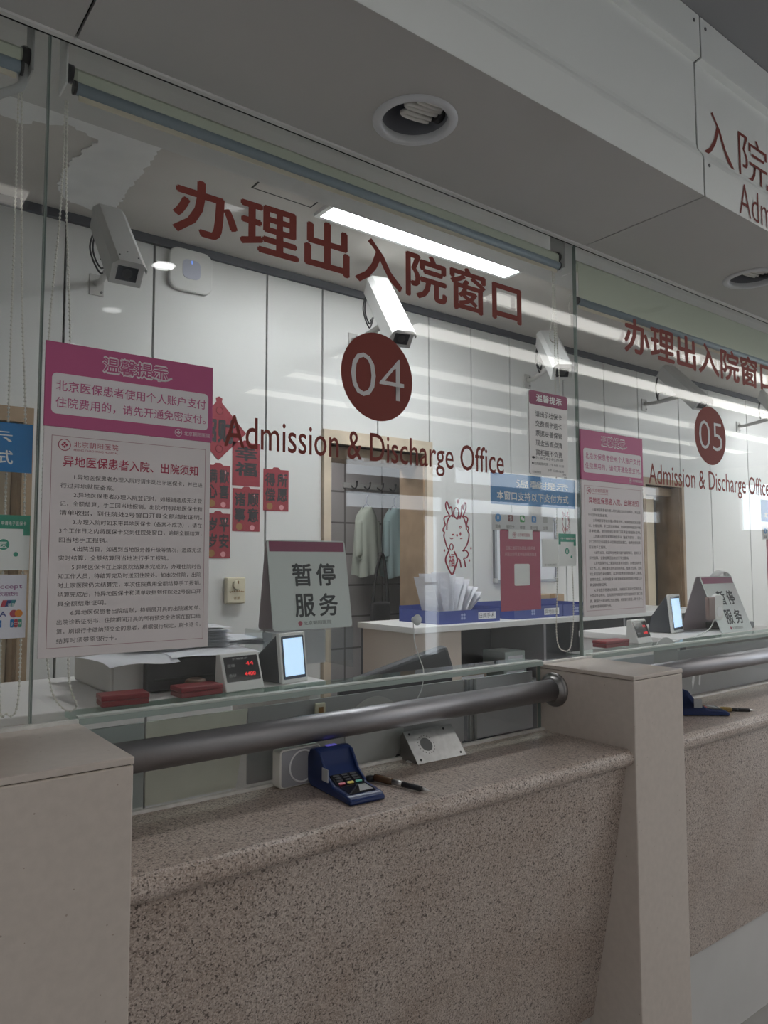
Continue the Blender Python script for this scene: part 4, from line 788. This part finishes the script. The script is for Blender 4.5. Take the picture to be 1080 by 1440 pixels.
def tray(x0, x1, y0, y1, label, txt, wl=0.0):
    t = thing('document_tray', label, 'tray', ((x0+x1)/2, (y0+y1)/2, CZ), 'blue cardboard trays on the cabinet')
    h, k = .062, .004; b = MB(); b.box(x0, x1, y0, y1, CZ+.0005, CZ+k); b.box(x0, x1, y0, y0+k, CZ+k, CZ+h); b.box(x0, x1, y1-k, y1, CZ+k, CZ+h*1.25); b.box(x0, x0+k, y0+k, y1-k, CZ+k, CZ+h); b.box(x1-k, x1, y0+k, y1-k, CZ+k, CZ+h); build('box', b, BOXB, t)
    b = MB(); b.box(x1-.15, x1-.03, y0-.0006, y0, CZ+.014, CZ+.048); o = build('label_slip', b, PAP, t)
    q = MB(); text(q, txt, x1-.142, x1-.04, CZ+.019, CZ+.043, y0-.001); build('lettering', q, INK, o)
    q = MB(); ex = x0+(x1-x0)*.38
    for d in ((-.008, .04), (.008, .04), (-.008, .024), (.008, .024)): q.prism(disc(ex+d[0], CZ+d[1], .007, 10), .0005, mtx=facing(y0))
    build('white_emblem', q, mat('pale_blue_print', (.30, .35, .6), .5), t); return t
tray(2.33, 2.735, 1.03, 1.33, 'blue cardboard tray heaped with fanned papers, under the dragon sticker', '日间手术')
tray(2.84, 3.22, 1.03, 1.33, 'blue cardboard tray with a white label slip under the crimson notice', '异地医保')
tray(3.225, 3.53, 1.03, 1.33, 'blue cardboard tray next to the glass joint, bead chains hanging before it', '生育保险')
tray(2.62, 2.80, 1.345, 1.415, 'small blue tray of white slips against the wall behind the other trays', '单据')
for i in range(24):
    q = i/23; a = math.radians(-15+58*q+random.uniform(-.6, .6)); L = .215+.02*math.sin(q*PI)-.05*q*q+random.uniform(-.012, .012); x0 = 2.40+.16*q; y0 = 1.048+.010*(i % 6)+.05*random.random()
    n = 6; vs = []; fs = []; bend = .12
    for k in range(n+1):
        s0 = k/n; aa = a*(1+bend*s0); bx = x0+L*math.sin(aa)*s0; bz = CZ+.0055+L*math.cos(aa)*s0
        for yy in (y0, y0+.13+.03*s0): vs.append((bx+.03*(yy-y0)*s0*5, yy, bz))
    for k in range(n): fs.append((2*k, 2*k+1, 2*k+3, 2*k+2))
    b = MB(); b.tri_mesh(vs, fs); o = build('paper_sheet', b, PAP); tag(o, 'white slip standing in the fanned heap of papers in the blue tray', 'paper', 'fanned papers in the blue tray')
    md = o.modifiers.new('thickness', 'SOLIDIFY'); md.thickness = .0006
for i in range(6):
    b = MB(); b.box(2.635, 2.785, 1.353+i*.009, 1.3535+i*.009, CZ+.006, CZ+.105-.004*(i % 3)); tag(build('paper_sheet', b, PAP), 'white slip upright in the small blue tray by the wall', 'paper', 'slips in the small blue tray')
b = MB(); b.box(3.40, 3.62, 1.34, 1.42, CZ+.0005, CZ+.10, bev=.004); t = tag(build('kraft_box', b, mat('kraft', (.45, .31, .19), .7)), 'brown kraft box on the cabinet behind the bead chains', 'box')
b = MB(); b.box(3.49, 3.53, 1.339, 1.421, CZ+.0006, CZ+.1008); build('tape_band', b, GOLD, t)
# ================================================================== OFFICE CHAIR
t = thing('office_chair', 'black office chair back just showing over the ledge in front of the door', 'chair', (1.70, .85, .15)); CHM = mat('chair_cloth', (.055, .06, .07), .6)
mx = Matrix.Translation((1.74, .62, 1.03)) @ Matrix.Rotation(math.radians(-22), 4, 'Z')
b = MB(); b.prism([(-.22, 0), (.20, 0), (.215, .22), (.19, .302), (.05, .26), (-.22, .175)], .06, mtx=mx @ Matrix(((1, 0, 0, 0), (0, 0, -1, 0), (0, 1, 0, 0), (0, 0, 0, 1))), bev=.012); build('backrest', b, CHM, t)
b = MB(); b.box(1.48, 1.95, .66, 1.08, .58, .66, bev=.03, seg=3); build('seat', b, CHM, t)
b = MB(); b.tube(smooth_path([(1.74, .70, .60), (1.74, .615, .68), (1.75, .61, 1.12)], 6), .02, seg=8); build('back_bracket', b, BLACK, t)
b = MB(); b.cyl((1.71, .86, .24), (1.71, .86, .585), .03); build('gas_column', b, BLACK, t)
for k in range(5):
    a = 2*PI*k/5; b = MB(); e = (1.71+.26*math.cos(a), .86+.26*math.sin(a), .215); b.tube([(1.71, .86, .25), e], [.025, .018], seg=8); o = build('leg', b, BLACK, t)
    b = MB(); b.cyl((e[0]-.012, e[1], .177), (e[0]+.012, e[1], .177), .026, seg=16); build('caster', b, BLACK, o)

# ================================================================== THINGS ON THE DESKS AND LEDGES
DZ = LEDZ+.0004
def ink_pad(x, y, rz, label, wx=.10):
    t = thing('stamp_box', label, 'box', (0, 0, 0), 'dark red stamp boxes on the ledges'); R1 = mat('dark_red_plastic', (.22, .012, .02), .4)
    b = MB(); b.box(-wx/2, wx/2, -.03, .03, 0, .012, bev=.002); build('tray', b, R1, t)
    b = MB(); b.box(-wx/2-.001, wx/2+.001, -.031, .031, .0125, .024, bev=.0025); build('lid', b, R1, t)
    t.location = (x, y, DZ+.0035); t.rotation_euler = (0, 0, rz); return t
ink_pad(.553, .082, -.10, 'dark red stamp box right behind the glass under the big notice poster'); ink_pad(.728, .088, .05, 'dark red stamp box before the black printer front, beside the price display', .105)
ink_pad(2.343, .095, .0, 'dark red stamp box behind the glass of window 05, below its notice poster', .14)
# printer with drooping papers
t = thing('document_printer', 'black-fronted document printer on the desk behind the glass of window 04', 'printer', (.75, .33, DZ))
b = MB(); b.box(.565, .93, .205, .52, DZ, DZ+.082, bev=.008); build('casing', b, mat('printer_grey', (.56, .54, .52), .5), t)
b = MB(); b.box(.640, .935, .178, .2045, DZ+.004, DZ+.079, bev=.004); o = build('front_panel', b, BLACK, t)
b = MB(); b.box(.66, .92, .176, .1785, DZ+.028, DZ+.034); build('paper_slot', b, DARK, o)
b = MB(); b.box(.57, .63, .2035, .2055, DZ+.01, DZ+.07, bev=.0008); build('side_cover', b, mat('printer_grey', (.56, .54, .52), .5), t)
def flat_sheet(x0, x1, y0, y1, z, droop, rz, label, grp='loose papers on the printer'):
    n = 8; vs = []; fs = []; cx, cy = (x0+x1)/2, (y0+y1)/2
    for j in range(n+1):
        for k in range(n+1):
            X = x0+(x1-x0)*k/n; Y = y0+(y1-y0)*j/n; zz = z+.0015*math.sin(X*40+Y*25)+.0012
            if droop and Y < .175: zz -= droop*((.175-Y)/.05)**1.4*(1+.3*math.sin(X*30))
            dx, dy = X-cx, Y-cy; vs.append((cx+dx*math.cos(rz)-dy*math.sin(rz), cy+dx*math.sin(rz)+dy*math.cos(rz), zz))
    for j in range(n):
        for k in range(n): a = j*(n+1)+k; fs.append((a, a+1, a+n+2, a+n+1))
    b = MB(); b.tri_mesh(vs, fs); o = build('paper_sheet', b, PAP); tag(o, label, 'paper', grp)
    md = o.modifiers.new('thickness', 'SOLIDIFY'); md.thickness = .0005; return o
flat_sheet(.525, .70, .135, .33, DZ+.084, .010, .12, 'white sheet drooping over the printer front, nearest the lower-left pillar')
flat_sheet(.70, .93, .150, .36, DZ+.086, .008, -.06, 'white sheet lying over the middle of the printer front')
for i in range(14): flat_sheet(.66+.004*random.random(), .90+.004*random.random(), .27, .50, DZ+.086+.004*i, 0, random.uniform(-.08, .12), 'white sheet in the loose pile on top of the printer', 'pile of sheets on the printer')
for i in range(5): flat_sheet(.87+.01*i, 1.03, .30, .48, DZ+.085+.003*i, 0, random.uniform(-.1, .1), 'white sheet in the low pile behind the price display', 'sheets behind the price display')
# a curled brown ribbon roll in front of the printer
b = MB(); b.lathe([(.018, 0), (.026, .002), (.028, .018), (.024, .030), (.016, .034), (.014, .004)], (.745, .135, DZ+.0005), seg=28); t = tag(build('ribbon_roll', b, mat('brown_ribbon', (.12, .06, .03), .5)), 'small brown roll between the printer front and the stamp box', 'roll')
# price displays
def price_display(x, y, rz, label, a, c):
    t = thing('price_display', label, 'display', (0, 0, 0), 'small digital displays behind the glass')
    b = MB(); pr = [(0, 0), (.055, 0), (.050, .088), (.032, .090)]      # (depth, height)
    b.prism([(q, h) for q, h in pr], .112, mtx=Matrix(((0, 0, 1, -.056), (1, 0, 0, 0), (0, 1, 0, 0), (0, 0, 0, 1))), bev=.003); build('casing', b, WHITE, t)
    th = math.atan2(.032, .090); fr = Matrix.Rotation(-th, 4, 'X') @ Matrix(((1, 0, 0, 0), (0, 0, -1, -.0006), (0, 1, 0, 0), (0, 0, 0, 1)))
    b = MB(); b.prism(rrect(-.049, .049, .024, .086, .002, 3), .0008, mtx=fr); o = build('screen', b, SMOKE, t)
    fr2 = fr @ Matrix.Translation((0, 0, .0012)); b = MB(); text(b, a, .012, .034, .061, .071, mtx=fr2); text(b, c, .004, .036, .035, .045, mtx=fr2, bold=.01); build('red_digits', b, mat('red_digits', (1, .02, .03), .5, emit=.7), o)
    b = MB(); text(b, '应收', -.042, -.02, .060, .068, mtx=fr2); text(b, '合计', -.042, -.02, .036, .044, mtx=fr2); text(b, '价格显示', -.025, .02, .077, .082, mtx=fr2); build('grey_print', b, GREYP, o)
    t.location = (x, y, DZ); t.rotation_euler = (0, 0, rz); return t
price_display(.855, .085, .12, 'white price display with red digits behind the glass of window 04', '44', '4400'); price_display(2.565, .095, .10, 'white price display with red digits behind the glass of window 05', '44', '4400')
# payment tablets
def tablet(x, y, rz, label, w=.092, h=.128, z=DZ):
    t = thing('payment_tablet', label, 'screen', (0, 0, 0), 'small upright screens behind the glass'); t2 = math.radians(7)
    b = MB(); b.prism([(0, 0), (.012, 0), (.012+.016, h), (.016, h)], w, mtx=Matrix(((0, 0, 1, -w/2), (1, 0, 0, 0), (0, 1, 0, 0), (0, 0, 0, 1))), bev=.002); build('front_case', b, WHITE, t)
    b = MB(); b.prism([(.0125, .0), (.12, .0), (.10, .07), (.03, h-.003)], w-.006, mtx=Matrix(((0, 0, 1, -w/2+.003), (1, 0, 0, 0), (0, 1, 0, 0), (0, 0, 0, 1))), bev=.004); build('rear_case', b, mat('dark_rear_case', (.05, .055, .065), .4), t)
    th = math.atan2(.016, h); fr = Matrix.Rotation(-th, 4, 'X') @ Matrix(((1, 0, 0, 0), (0, 0, -1, -.0004), (0, 1, 0, 0), (0, 0, 0, 1)))
    b = MB(); b.prism(rrect(-w*.43, w*.43, h*.08, h*.95, .004, 4), .0008, mtx=fr); o = build('bezel', b, mat('navy_bezel', (.02, .035, .07), .25), t)
    b = MB(); b.prism(rrect(-w*.37, w*.37, h*.14, h*.90, .001, 2), .0006, mtx=fr @ Matrix.Translation((0, 0, .0008))); build('lit_screen', b, mat('lit_screen', (.52, .73, .96), .5, emit=.85), o)
    t.location = (x, y, z); t.rotation_euler = (0, 0, rz); return t
tablet(1.015, .118, .22, 'small white-cased screen, lit pale blue, below the suspended-service sign of window 04'); tablet(3.06, .255, .20, 'white-cased lit screen with a dark back behind the glass of window 05', w=.13, h=.168)
# acrylic stand carrying the sign of window 04
t = thing('acrylic_stand', 'clear acrylic box stand under the suspended-service sign of window 04', 'stand', (1.16, .33, DZ)); AC = glass_mat('acrylic', (.88, .91, .92), 1.1)
b = MB(); b.box(1.02, 1.30, .26, .42, DZ+.116, DZ+.120, m=AC); build('top_plate', b, AC, t)
for xx in (1.02, 1.296): b = MB(); b.box(xx, xx+.004, .26, .42, DZ, DZ+.116, m=AC); build('side_plate', b, AC, t)
b = MB(); b.box(1.07, 1.29, .40, .404, DZ, DZ+.116); build('white_insert', b, mat('grey_white_insert', (.60, .61, .63), .4), t)
def tent_sign(x, y, z, rz, label, w=.27, h=.262, lean=.10):
    t = thing('service_sign', label, 'sign', (0, 0, 0), 'suspended-service tent signs')
    th = math.atan2(lean, h); fr = Matrix.Rotation(-th, 4, 'X') @ Matrix(((1, 0, 0, 0), (0, 0, -1, 0), (0, 1, 0, 0), (0, 0, 0, 1)))
    b = MB(); b.prism(rrect(-w/2, w/2, 0, h, .010, 4), .003, mtx=fr); build('front_leaf', b, mat('pale_sign', (.66, .71, .70), .4), t)
    b = MB(); th2 = math.atan2(lean*.9, h); fb = Matrix.Translation((0, 2*lean*.97, 0)) @ Matrix.Rotation(th2, 4, 'X') @ Matrix(((1, 0, 0, 0), (0, 0, -1, 0), (0, 1, 0, 0), (0, 0, 0, 1)))
    b.prism(rrect(-w/2, w/2, 0, h*.995, .010, 4), .003, mtx=fb); build('rear_leaf', b, mat('mauve_sign_back', (.32, .25, .27), .5), t)
    b = MB(); b.prism([(-w/2+.006, h-.034), (w/2-.006, h-.034), (w/2-.006, h-.004), (-w/2+.006, h-.004)], .0006, mtx=fr @ Matrix.Translation((0, 0, .003))); build('maroon_band', b, mat('wine_print', (.25, .03, .10), .5), t)
    f2 = fr @ Matrix.Translation((0, 0, .0036)); b = MB()
    for s, a, c in (('暂', -.060, .125), ('停', .022, .125), ('服', -.060, .035), ('务', .022, .035)): text(b, s, a, a+.068, c, c+.068, mtx=f2, bold=.022)
    line(b, '北京朝阳医院', -.035, .018, .0125, mtx=f2, x1=.06); logo2 = MB(); build('black_lettering', b, mat('slate_ink', (.018, .025, .03), .6), t)
    b = MB(); b.prism(disc(-.046, .018, .007, 20), .0004, mtx=fr @ Matrix.Translation((0, 0, .003))); build('emblem', b, REDT, t)
    t.location = (x, y, z); t.rotation_euler = (0, 0, rz); return t
tent_sign(1.163, .265, DZ+.1205, 0, 'white suspended-service sign standing on the acrylic stand of window 04', lean=.045); tent_sign(3.30, .115, DZ, .02, 'white suspended-service sign leaning back on the desk of window 05, grey side showing', w=.285)
# clip with hanging cord on the glass
t = thing('suction_hook', 'small clear suction hook with a thin white cord on the glass of window 04', 'hook', (1.344, .013, 1.483))
b = MB(); b.lathe([(0, .010), (.006, .010), (.009, .006), (.014, .002), (.0155, 0), (0, 0)], mtx=Matrix.Translation((1.344, .0125, 1.483)) @ Matrix.Rotation(-PI/2, 4, 'X')); b.ball((1.344, .026, 1.483), .009); build('cup', b, mat('pale_cup', (.68, .70, .72), .15), t)
b = MB(); b.tube(smooth_path([(1.344, .03, 1.478), (1.352, .034, 1.42), (1.372, .035, 1.37), (1.384, .034, 1.335), (1.372, .030, 1.285), (1.34, .028, 1.245), (1.325, .028, 1.22)], 8), .0016, seg=6); build('cord', b, WHITE, t)
t = thing('call_button', 'white oval call button with brown backing on the glass of window 05', 'button', (2.94, .013, 1.41))
b = MB(); b.box(2.885, 2.935, .0128, .030, 1.408, 1.500, bev=.004); build('backing', b, mat('brown_backing', (.25, .17, .16), .5), t)
b = MB(); b.prism(rrect(2.928, 3.000, 1.405, 1.508, .022, 6), .016, bev=.003, mtx=facing(.030)); o = build('shell', b, WHITE, t)
b = MB(); b.prism(disc(2.967, 1.438, .023), .002, bev=.0006, mtx=facing(.0145)); build('push_ring', b, mat('pale_button', (.86, .86, .88), .3), o)
b = MB(); b.tube(smooth_path([(2.93, .02, 1.405), (2.91, .03, 1.37), (2.82, .04, 1.345), (2.72, .04, 1.340), (2.68, .036, 1.338), (2.66, .030, 1.338), (2.64, .026, 1.336)], 8), .0022, seg=6); build('cord', b, WHITE, t)
b = MB(); b.box(2.66, 2.70, .035, .046, 1.3315, 1.339, bev=.001); build('cord_switch', b, WHITE, t)
# round white desk device and dark box on the desk of window 05
t = thing('desk_fan', 'round grey-white desk fan at the far end of the desk of window 05', 'fan', (3.56, .32, DZ))
b = MB(); b.lathe([(0, 0), (.06, 0), (.055, .012), (.02, .018), (.014, .09), (0, .09)], (3.56, .34, DZ)); build('stand', b, WHITE, t)
fx = Matrix.Translation((3.56, .33, DZ+.17)) @ Matrix.Rotation(PI/2+.15, 4, 'X')
b = MB()
for rr in (.04, .07, .095): b.lathe([(rr-.002, .03-.02*rr*8), (rr, .032-.02*rr*8), (rr+.002, .03-.02*rr*8), (rr, .028-.02*rr*8), (rr-.002, .03-.02*rr*8)], mtx=fx, seg=36)
b.lathe([(.095, -.02), (.1, -.02), (.1, .018), (.095, .018)], mtx=fx, seg=36)
for k in range(18):
    a = 2*PI*k/18; b.tube([fx @ Vector((.012*math.cos(a), .012*math.sin(a), .03)), fx @ Vector((.096*math.cos(a), .096*math.sin(a), .016))], .0012, seg=5)
build('guard', b, WHITE, t)
for k in range(3):
    a = 2*PI*k/3; b = MB(); b.prism([(.01, -.01), (.08, -.035), (.088, .01), (.05, .03), (.01, .01)], .002, mtx=fx @ Matrix.Rotation(a, 4, 'Z') @ Matrix.Rotation(.35, 4, 'X')); build('blade', b, mat('grey_blade', (.35, .37, .42), .4), t)
b = MB(); b.cyl(fx @ Vector((0, 0, -.03)), fx @ Vector((0, 0, .03)), .02); build('hub', b, mat('slate_hub', (.10, .11, .14), .4), t)
t = thing('card_reader', 'flat black device with a small label on the desk of window 05, beside the sign', 'device', (3.42, .22, DZ))
b = MB(); b.box(3.345, 3.55, .16, .29, DZ, DZ+.032, bev=.004); o = build('casing', b, BLACK, t); b = MB(); b.box(3.39, 3.43, .1592, .16, DZ+.008, DZ+.026); build('label_sticker', b, PAP, t)
# ================================================================== ON THE GRANITE COUNTERS
def terminal(x, y, rz, label):
    t = thing('card_terminal', label, 'card terminal', (0, 0, 0), 'blue card terminals')
    # side outline (depth along +Y away from the customer, height)
    sd = [(-.10, 0), (.085, 0), (.10, .012), (.100, .066), (.088, .086), (.062, .092), (.050, .088), (.030, .056), (.004, .030), (-.03, .022), (-.085, .018), (-.10, .010)]
    ax = Matrix(((0, 0, 1, -.046), (1, 0, 0, 0), (0, 1, 0, 0), (0, 0, 0, 1)))
    b = MB(); b.prism(sd, .092, mtx=ax, bev=.005); build('body', b, NAVY, t)
    # raised side shields
    for s in (-1, 1):
        b = MB(); sh = [(-.02, .02), (.08, .02), (.088, .084), (.062, .091), (.040, .084), (.010, .044), (-.02, .026)]
        b.prism(sh, .006, mtx=Matrix(((0, 0, 1, s*.046-(.006 if s > 0 else 0)), (1, 0, 0, 0), (0, 1, 0, 0), (0, 0, 0, 1))), bev=.002); build('privacy_shield', b, NAVY, t)
    def on(yy0, yy1, z0, z1):  # frame of a sloping face: local x, up the slope
        d = Vector((0, yy1-yy0, z1-z0)); L = d.length; d.normalize(); n = Vector((1, 0, 0)).cross(d)
        mm = Matrix((Vector((1, 0, 0)), d, n)).transposed().to_4x4(); mm.translation = Vector((0, yy0, z0)); return mm, L
    mm, L = on(-.03, .010, .0225, .0375); b = MB(); b.prism(rrect(-.036, .036, .001, L, .003, 3), .0012, mtx=mm); k = build('keypad', b, mat('keypad_black', (.012, .012, .015), .9, spec=.1), t)
    for i, (cx, c) in enumerate(((-.022, RED), (-.0, mat('key_yellow', (.55, .42, .03), .5)), (.022, GREEN))): b = MB(); b.prism(rrect(cx-.008, cx+.008, .003, .010, .002, 3), .002, mtx=mm @ Matrix.Translation((0, 0, .0012))); build('function_key', b, c, k)
    for r0 in range(3):
        for c0 in range(3): b = MB(); b.prism(rrect(-.030+c0*.022, -.014+c0*.022, .014+r0*.0092, .0205+r0*.0092, .002, 3), .0018, mtx=mm @ Matrix.Translation((0, 0, .0012))); build('number_key', b, mat('key_grey', (.03, .03, .038), .8), k)
    mm, L = on(-.085, -.03, .0185, .0225); b = MB(); b.prism(rrect(-.034, .034, .004, L-.002, .003, 3), .001, mtx=mm); d = build('display', b, SMOKE, t)
    b = MB(); b.prism([(-.005, .012), (.030, .012), (.030, .046), (.012, .046)], .0004, mtx=mm @ Matrix.Translation((0, 0, .001))); build('screen_film', b, mat('screen_film', (.42, .43, .44), .2), d)
    b = MB(); b.prism(rrect(-.014, .014, .0, .014, .003, 3), .001, mtx=Matrix.Translation((0, .060, .0915))); b2 = build('indicator_light', b, mat('violet_led', (.25, .22, 1), .5, emit=.15), t)
    b = MB(); b.box(-.0485, -.0462, -.005, .022, .028, .056); build('code_label', b, mat('label_grey', (.40, .42, .45), .5), t)
    t.location = (x, y, CTZ+.0006); t.rotation_euler = (0, 0, rz); return t
terminal(.990, -.148, math.radians(-4), 'dark blue card terminal on the granite of window 04, beside the white scan box')
terminal(2.455, -.165, math.radians(50), 'dark blue card terminal on the granite of window 05, half behind the middle pillar')
t = thing('scan_box', 'white rounded scan box with a pale ring behind the blue card terminal', 'scan box', (0, 0, 0))
b = MB(); b.prism(rrect(-.058, .058, 0, .090, .010, 5), .034, bev=.003, mtx=Matrix(((1, 0, 0, 0), (0, 0, -1, .017), (0, 1, 0, 0), (0, 0, 0, 1)))); build('case', b, mat('ivory_case', (.72, .71, .68), .4), t)
b = MB(); b.prism(rrect(-.054, .054, .004, .086, .008, 5), .0015, mtx=Matrix(((1, 0, 0, 0), (0, 0, -1, -.017), (0, 1, 0, 0), (0, 0, 0, 1)))); o = build('face_plate', b, mat('grey_face', (.36, .36, .39), .25), t)
b = MB(); b.tube([(.004+.036*math.cos(2*PI*k/40), -.0190, .046+.036*math.sin(2*PI*k/40)) for k in range(40)], .0022, seg=6, closed=True); build('ring', b, mat('white_ring', (.80, .80, .82), .4), o)
t.location = (.932, -.0300, CTZ+.0006); t.rotation_euler = (0, 0, math.radians(3))
# wedge shaped steel speaker box
t = thing('intercom_speaker', 'steel wedge-shaped intercom speaker at the foot of the glass of window 04', 'intercom', (0, 0, 0)); W2, D2, H2 = .17, .075, .072
b = MB(); b.prism([(0, 0), (D2, 0), (D2, H2-.012), (D2-.012, H2)], W2, mtx=Matrix(((0, 0, 1, -W2/2), (1, 0, 0, 0), (0, 1, 0, 0), (0, 0, 0, 1))), bev=.0012); build('case', b, mat('dark_steel', (.30, .29, .28), .4, 1), t)
d = Vector((0, D2-.012, H2)); L = d.length; d.normalize(); n = Vector((1, 0, 0)).cross(d); mm = Matrix((Vector((1, 0, 0)), d, n)).transposed().to_4x4()
b = MB(); b.prism([(-W2/2, 0), (W2/2, 0), (W2/2, L), (-W2/2, L)], .0016, mtx=mm); fp = build('face_plate', b, STEEL2, t)
b = MB(); b.prism(disc(-.030, L*.52, .019, 32), .0005, mtx=mm @ Matrix.Translation((0, 0, .0016))); o = build('speaker_hole', b, mat('speaker_grey', (.12, .12, .12), .5), fp)
b = MB()
for k in range(18): a = 2*PI*k/18; b.prism(disc(-.030+.026*math.cos(a), L*.52+.026*math.sin(a), .0012, 8), .0005, mtx=mm @ Matrix.Translation((0, 0, .0016)))
build('perforations', b, BLACK, fp)
for cx, cy in ((-.07, .010), (.07, .010), (-.07, L-.010), (.05, L-.010)): b = MB(); b.prism(disc(cx, cy, .0032, 12), .0012, mtx=mm @ Matrix.Translation((0, 0, .0016))); build('screw', b, BLACK, fp)
t.location = (1.352, -.080, CTZ+.0006); t.rotation_euler = (0, 0, math.radians(-1))
def pen(p, q, label, gold=False):
    p, q = Vector(p), Vector(q); d = (q-p); L = d.length; mx = d.to_track_quat('Z', 'Y').to_matrix().to_4x4(); mx.translation = p
    t = thing('desk_pen', label, 'pen', tuple(p), 'pens on the counters'); tort = mat('tortoise_plastic', (.10, .055, .03), .25) if not gold else mat('gold_plastic', (.28, .19, .05), .3)
    b = MB(); b.lathe([(0, 0), (.0075, .001), (.0085, .006), (.0085, L*.30), (.0065, L*.34), (0, L*.34)], mtx=mx, seg=20); build('cap', b, tort, t)
    b = MB(); b.lathe([(0, L*.34), (.0062, L*.34), (.0068, L*.45), (.0068, L*.52), (0, L*.52)], mtx=mx, seg=20); build('grip_band', b, STEEL2 if not gold else BLACK, t)
    b = MB(); b.lathe([(0, L*.52), (.0066, L*.52), (.0062, L*.84), (.0048, L*.87), (0, L*.87)], mtx=mx, seg=20); build('barrel', b, BLACK, t)
    b = MB(); b.lathe([(0, L*.87), (.0048, L*.87), (.0036, L*.92), (.0008, L), (0, L)], mtx=mx, seg=16); build('tip', b, STEEL2, t)
    e = mx @ Vector((0, 0, 0)); b = MB(); b.lathe([(0, 0), (.012, 0), (.013, .004), (.011, .010), (0, .012)], (e.x-.004, e.y+.012, CTZ+.0006)); build('holder_foot', b, BLACK, t)
pen((1.092, -.125, CTZ+.010), (1.130, -.285, CTZ+.008), 'brown and black pen lying on the granite in front of the steel intercom'); pen((2.545, -.205, CTZ+.010), (2.625, -.285, CTZ+.008), 'gold and black pen on the granite beside the blue terminal of window 05', True)
b = MB(); b.prism([(0, 0), (.03, .004), (.034, .02), (.012, .026), (-.004, .014)], .003, mtx=Matrix.Translation((1.262, -.055, CTZ+.0006))); o = tag(build('caulk_scrap', b, CAULK), 'cream scrap of caulk beside the steel intercom speaker', 'scrap')
# ================================================================== DOWNLIGHTS IN THE SOFFIT (switched off)
def downlight(x, label):
    y, z = -.222, SOFZ; t = thing('downlight', label, 'downlight', (x, y, z), 'unlit recessed downlights in the soffit')
    b = MB(); b.lathe([(.083, .012), (.083, -.004), (.087, -.007), (.102, -.006), (.107, -.002), (.107, -.0003)], (x, y, z), seg=64); build('trim_ring', b, mat('ring_white', (.62, .63, .65), .35), t)
    b = MB(); b.lathe([(.083, .012), (.080, .03), (.073, .09), (.055, .125), (0, .13)], (x, y, z), seg=48); build('reflector', b, mat('dark_reflector', (.20, .205, .23), .4), t)
    TB = mat('unlit_tube', (.75, .74, .70), .35); b = MB(); b.cyl((x+.074, y-.010, z+.040), (x+.058, y-.012, z+.040), .024, seg=20); build('lamp_socket', b, BLACK, t)
    for xa, ya, xb, yb, dz in ((x-.024, y+.020, x+.058, y+.012, .024), (x-.034, y-.008, x+.060, y-.022, .026), (x-.018, y-.036, x+.058, y-.042, .030)):
        d = Vector((xb-xa, yb-ya, 0)); L = d.length; d.normalize(); n = Vector((-d.y, d.x, 0)); zz = z+dz; q = lambda a, c, h=0: (xa+d.x*a*L+n.x*c, ya+d.y*a*L+n.y*c, zz+h)
        b = MB(); b.tube(smooth_path([q(1, .0075, .004), q(.5, .0075), q(.15, .0075), q(.04, .005), q(0, 0), q(.04, -.005), q(.15, -.0075), q(.5, -.0075), q(1, -.0075, .004)], 6), .0060, seg=10); build('lamp_tube', b, TB, t)
downlight(1.149, 'unlit round recessed downlight in the soffit above window 04, folded lamp tube visible'); downlight(1.149+P, 'unlit round downlight cut by the photo edge, in the soffit above window 05')
